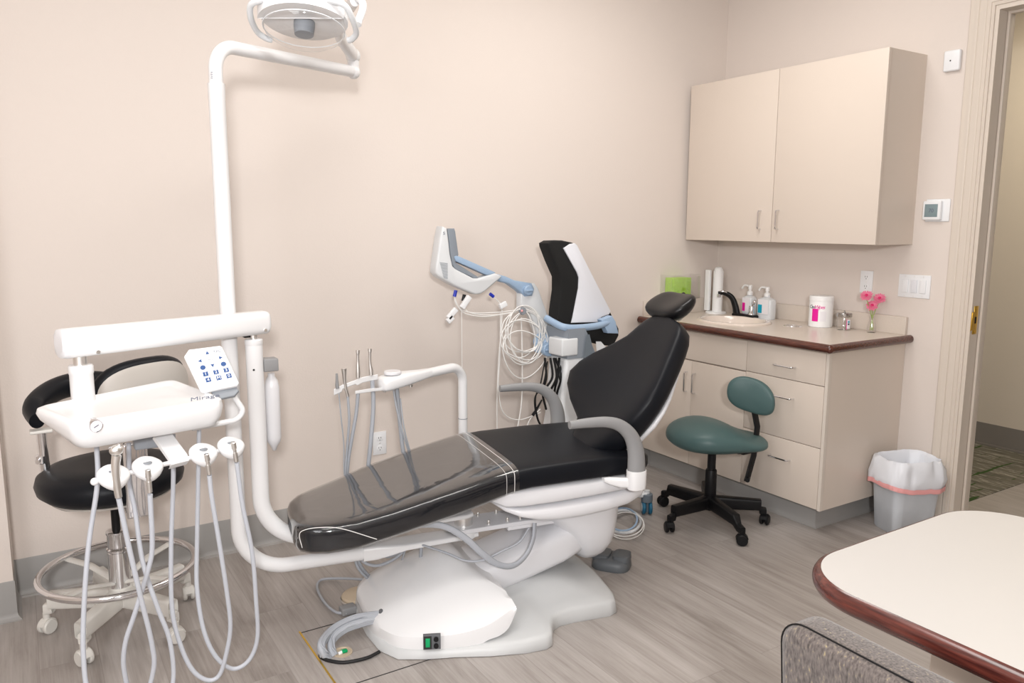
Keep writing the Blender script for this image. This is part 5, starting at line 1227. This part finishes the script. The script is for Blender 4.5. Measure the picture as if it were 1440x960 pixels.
hs = ppr('head', [(622.5, 318), (629, 321), (631, 335), (633.5, 358), (637, 374), (641, 378), (666, 391), (672, 391.5), (696, 384), (706, 388), (700, 395), (682, 410), (676, 413.5), (668, 414), (640, 402), (617, 389), (613, 383), (613.5, 374), (616.7, 352), (619.5, 332)], 3.28, .07, 'cart_white', b_=.010, label='white L-shaped head')
ppr('head_panel', [(629.5, 322), (639, 321), (640.5, 326), (645, 358), (642, 365), (640.5, 369), (673, 389.5), (668, 391.5), (640, 378), (636.5, 372), (633.5, 356), (631, 335)], 3.29, .08, 'cart_grey', hs, b_=.003, label='slate grey inner panel')
ppr('strut', [(639, 361), (642, 359.5), (646, 360.5), (695, 382), (697, 384), (690, 386), (684, 386.5), (641, 367)], 3.285, .045, 'cart_blue', hs, b_=.003, label='blue strut')
for r_ in range(12):
    part('vent_slot', prism([Y_(x, y, 3.2795) for x, y in ((618.5+r_*.5, 369+r_*1.9), (629.5, 370+r_*1.9), (629.5, 370.8+r_*1.9), (618.5+r_*.5, 369.8+r_*1.9))], (0, -.0008, 0)), 'cart_grey', hs)
text('lettering', 'S', .02, 'ink_grey', hs, Y_(624.5, 328, 3.279), (1, 0, 0), (0, 0, 1))
for (x, y, m_) in ((641, 408, 'cable_blue'), (653, 414, 'black'), (689, 413, 'cable_blue')):
    p_ = Y_(x, y, 3.31); q_ = Y_(x-2 if x < 680 else x+5, y+9 if x < 680 else y+4, 3.31)
    part('plug', join(tube([p_, q_], .0085, 10)), m_, hs)
part('sensor_button', lathe([(.0, 0), (.0195, 0), (.0205, .006), (.018, .014), (.008, .015), (0, .014)], Y_(734, 437, 3.27), 24, (0, -1, 0)), 'mid_grey', mc)
part('sensor_light', ball(Y_(734, 437, 3.252), .006, 8), 'pink', mc)
# connector blocks on the dangling leads
def conn(x, y, ang, w, h): 
    c = Y_(x, y, 3.27); a = radians(ang); u = V((cos(a), 0, sin(a))); v_ = V((-sin(a), 0, cos(a)))
    part('connector', bprism([c+u*(i*w)+v_*(j*h) for i, j in ((-1, -1), (1, -1), (1, 1), (-1, 1))], (0, .018, 0), .002), 'plate', mc)
conn(656, 425, 52, .034, .0125); conn(637, 441, 44, .030, .012); conn(634, 449, 40, .018, .0125); conn(708.5, 429, 24, .020, .0125)
def lead(pts, r=.0026, m='thin_white', yy=3.28): return part('lead', tube(smooth([Y_(p[0], p[1], p[2] if len(p) > 2 else yy) for p in pts], 8), r, 8), m, mc, ang=70)
lead([(639, 418), (641, 426), (650, 436), (670, 440), (700, 439), (724, 436)])
lead([(650, 430), (662, 440), (690, 443), (715, 440), (730, 436)])
lead([(640, 420), (645, 432), (655, 441), (680, 445), (705, 442), (726, 439)])
lead([(696, 419), (704, 428), (706, 440), (704, 470), (701, 510), (699, 560), (699, 605)])
lead([(649, 435), (649.5, 480), (650, 540), (650, 560)], .0018)
lead([(733, 446), (734, 480), (734.5, 530), (733, 570), (727, 605)], .0034)
lead([(704, 440), (703, 500), (701, 545), (708, 580), (730, 590), (760, 580)])
lead([(760, 575), (745, 590), (738, 612)])
for (cx_, cy_, rx_, ry_, ph) in ((736, 463, 30, 31, 0), (738, 465, 28, 29, .3), (738, 462, 22, 34, .6), (739, 475, 30, 36, .1), (735, 478, 29, 28, .5), (737, 490, 32, 40, .2), (735, 470, 17, 32, 0), (736, 488, 27, 22, .4), (738, 470, 24, 38, .3)):
    pp = [Y_(cx_+rx_*cos(t)+2*sin(2*t+ph*9), cy_+ry_*sin(t)+2*cos(3*t+ph*7), 3.265-.012*ph+.004*sin(t*2)) for t in [2*pi*i/26 for i in range(26)]]
    part('cable_loop', tube(smooth(pp, 3, True), .0030, 8, closed=True), 'thin_white', mc, ang=70)
# covered screen paddle and handle bar
cv = ppr('cover', [(771.5, 347), (771, 342), (777, 338.5), (792, 338), (806, 341), (811, 345), (871, 462), (871, 472), (863, 487), (846, 485), (800, 466), (784, 453), (785, 438), (789, 408), (789, 390), (779, 367)], 3.19, .09, 'fabric_black', b_=.012, label='black fabric cover')
part('cover_front', bprism([Y_(x, y, 3.182) for x, y in ((793, 349), (802, 343), (809, 342), (812, 345), (859, 437), (857, 442), (846, 446), (842, 453), (804, 454), (806, 446), (814, 405), (814.5, 390), (812, 383))], (0, .02, 0), .004), 'fabric_white', cv, label='white fabric front')
part('handle_bar', tube(smooth([Y_(768, 447, 3.24), Y_(778, 453, 3.19), Y_(792, 459.5, 3.13), (Y_(810, 461, 3.12)), Y_(840, 458, 3.13), Y_(858, 452, 3.15)], 6), .018, 16, flat=(1, .9)), 'cart_blue', mc, ang=60, label='blue push handle')
part('handle_end', bprism([Y_(x, y, 3.13) for x, y in ((846, 450), (861, 444), (866, 452), (870, 469), (855, 468.5))], (0, .04, 0), .004), 'cart_blue', mc)
part('tray_bits', loft([[Y_(x, y, 3.15), Y_(x, y, 3.2), Y_(x2, y, 3.2), Y_(x2, y, 3.15)] for x, x2, y in ((838, 845, 480), (840, 870, 508))]), 'cart_white', mc)
# ================================================================= CAMERA, LIGHT
cam = bpy.data.cameras.new('camera'); co = bpy.data.objects.new('camera', cam); COL.objects.link(co); sc.camera = co
cam.sensor_width = 36; cam.lens = FPX/1440*36; cam.clip_start = .02
m4 = Matrix((( RT.x, UP.x, -FW.x, CAM.x), (RT.y, UP.y, -FW.y, CAM.y), (RT.z, UP.z, -FW.z, CAM.z), (0, 0, 0, 1)))
co.matrix_world = m4
def area(name, loc, tgt, sx_, sy_, power, col=(1, 1, 1)):
    l = bpy.data.lights.new(name, 'AREA'); l.shape = 'RECTANGLE'; l.size = sx_; l.size_y = sy_; l.energy = power; l.color = col
    o = bpy.data.objects.new(name, l); COL.objects.link(o); o.location = loc
    o.rotation_euler = (V(tgt)-V(loc)).to_track_quat('-Z', 'Y').to_euler(); return o
area('flash_light', (-.30, -.85, 1.93), (1.5, 3.0, 1.2), .22, .22, 88, (1, .99, .98))
area('ceiling_light', (.7, 1.5, 3.0), (.7, 1.5, 0), 1.2, .6, 27, (1, .97, .93))
area('ceiling_light', (2.3, 2.4, 3.0), (2.3, 2.4, 0), 1.2, .6, 26, (1, .97, .93))
area('window_light', (-1.05, .8, 1.7), (2.0, 2.2, 1.0), 1.6, 1.5, 52, (.93, .96, 1))
area('hall_light', (4.75, 2.0, 2.95), (4.75, 2.0, 0), .6, .6, 28, (1, .90, .72))
w = bpy.data.worlds.new('world'); sc.world = w; w.use_nodes = True
w.node_tree.nodes['Background'].inputs[0].default_value = (.9, .95, 1, 1); w.node_tree.nodes['Background'].inputs[1].default_value = .3
sc.view_settings.view_transform = 'Standard'; sc.view_settings.look = 'None'; sc.view_settings.gamma = 1; sc.view_settings.use_curve_mapping = False
sc.view_settings.exposure = -0.27
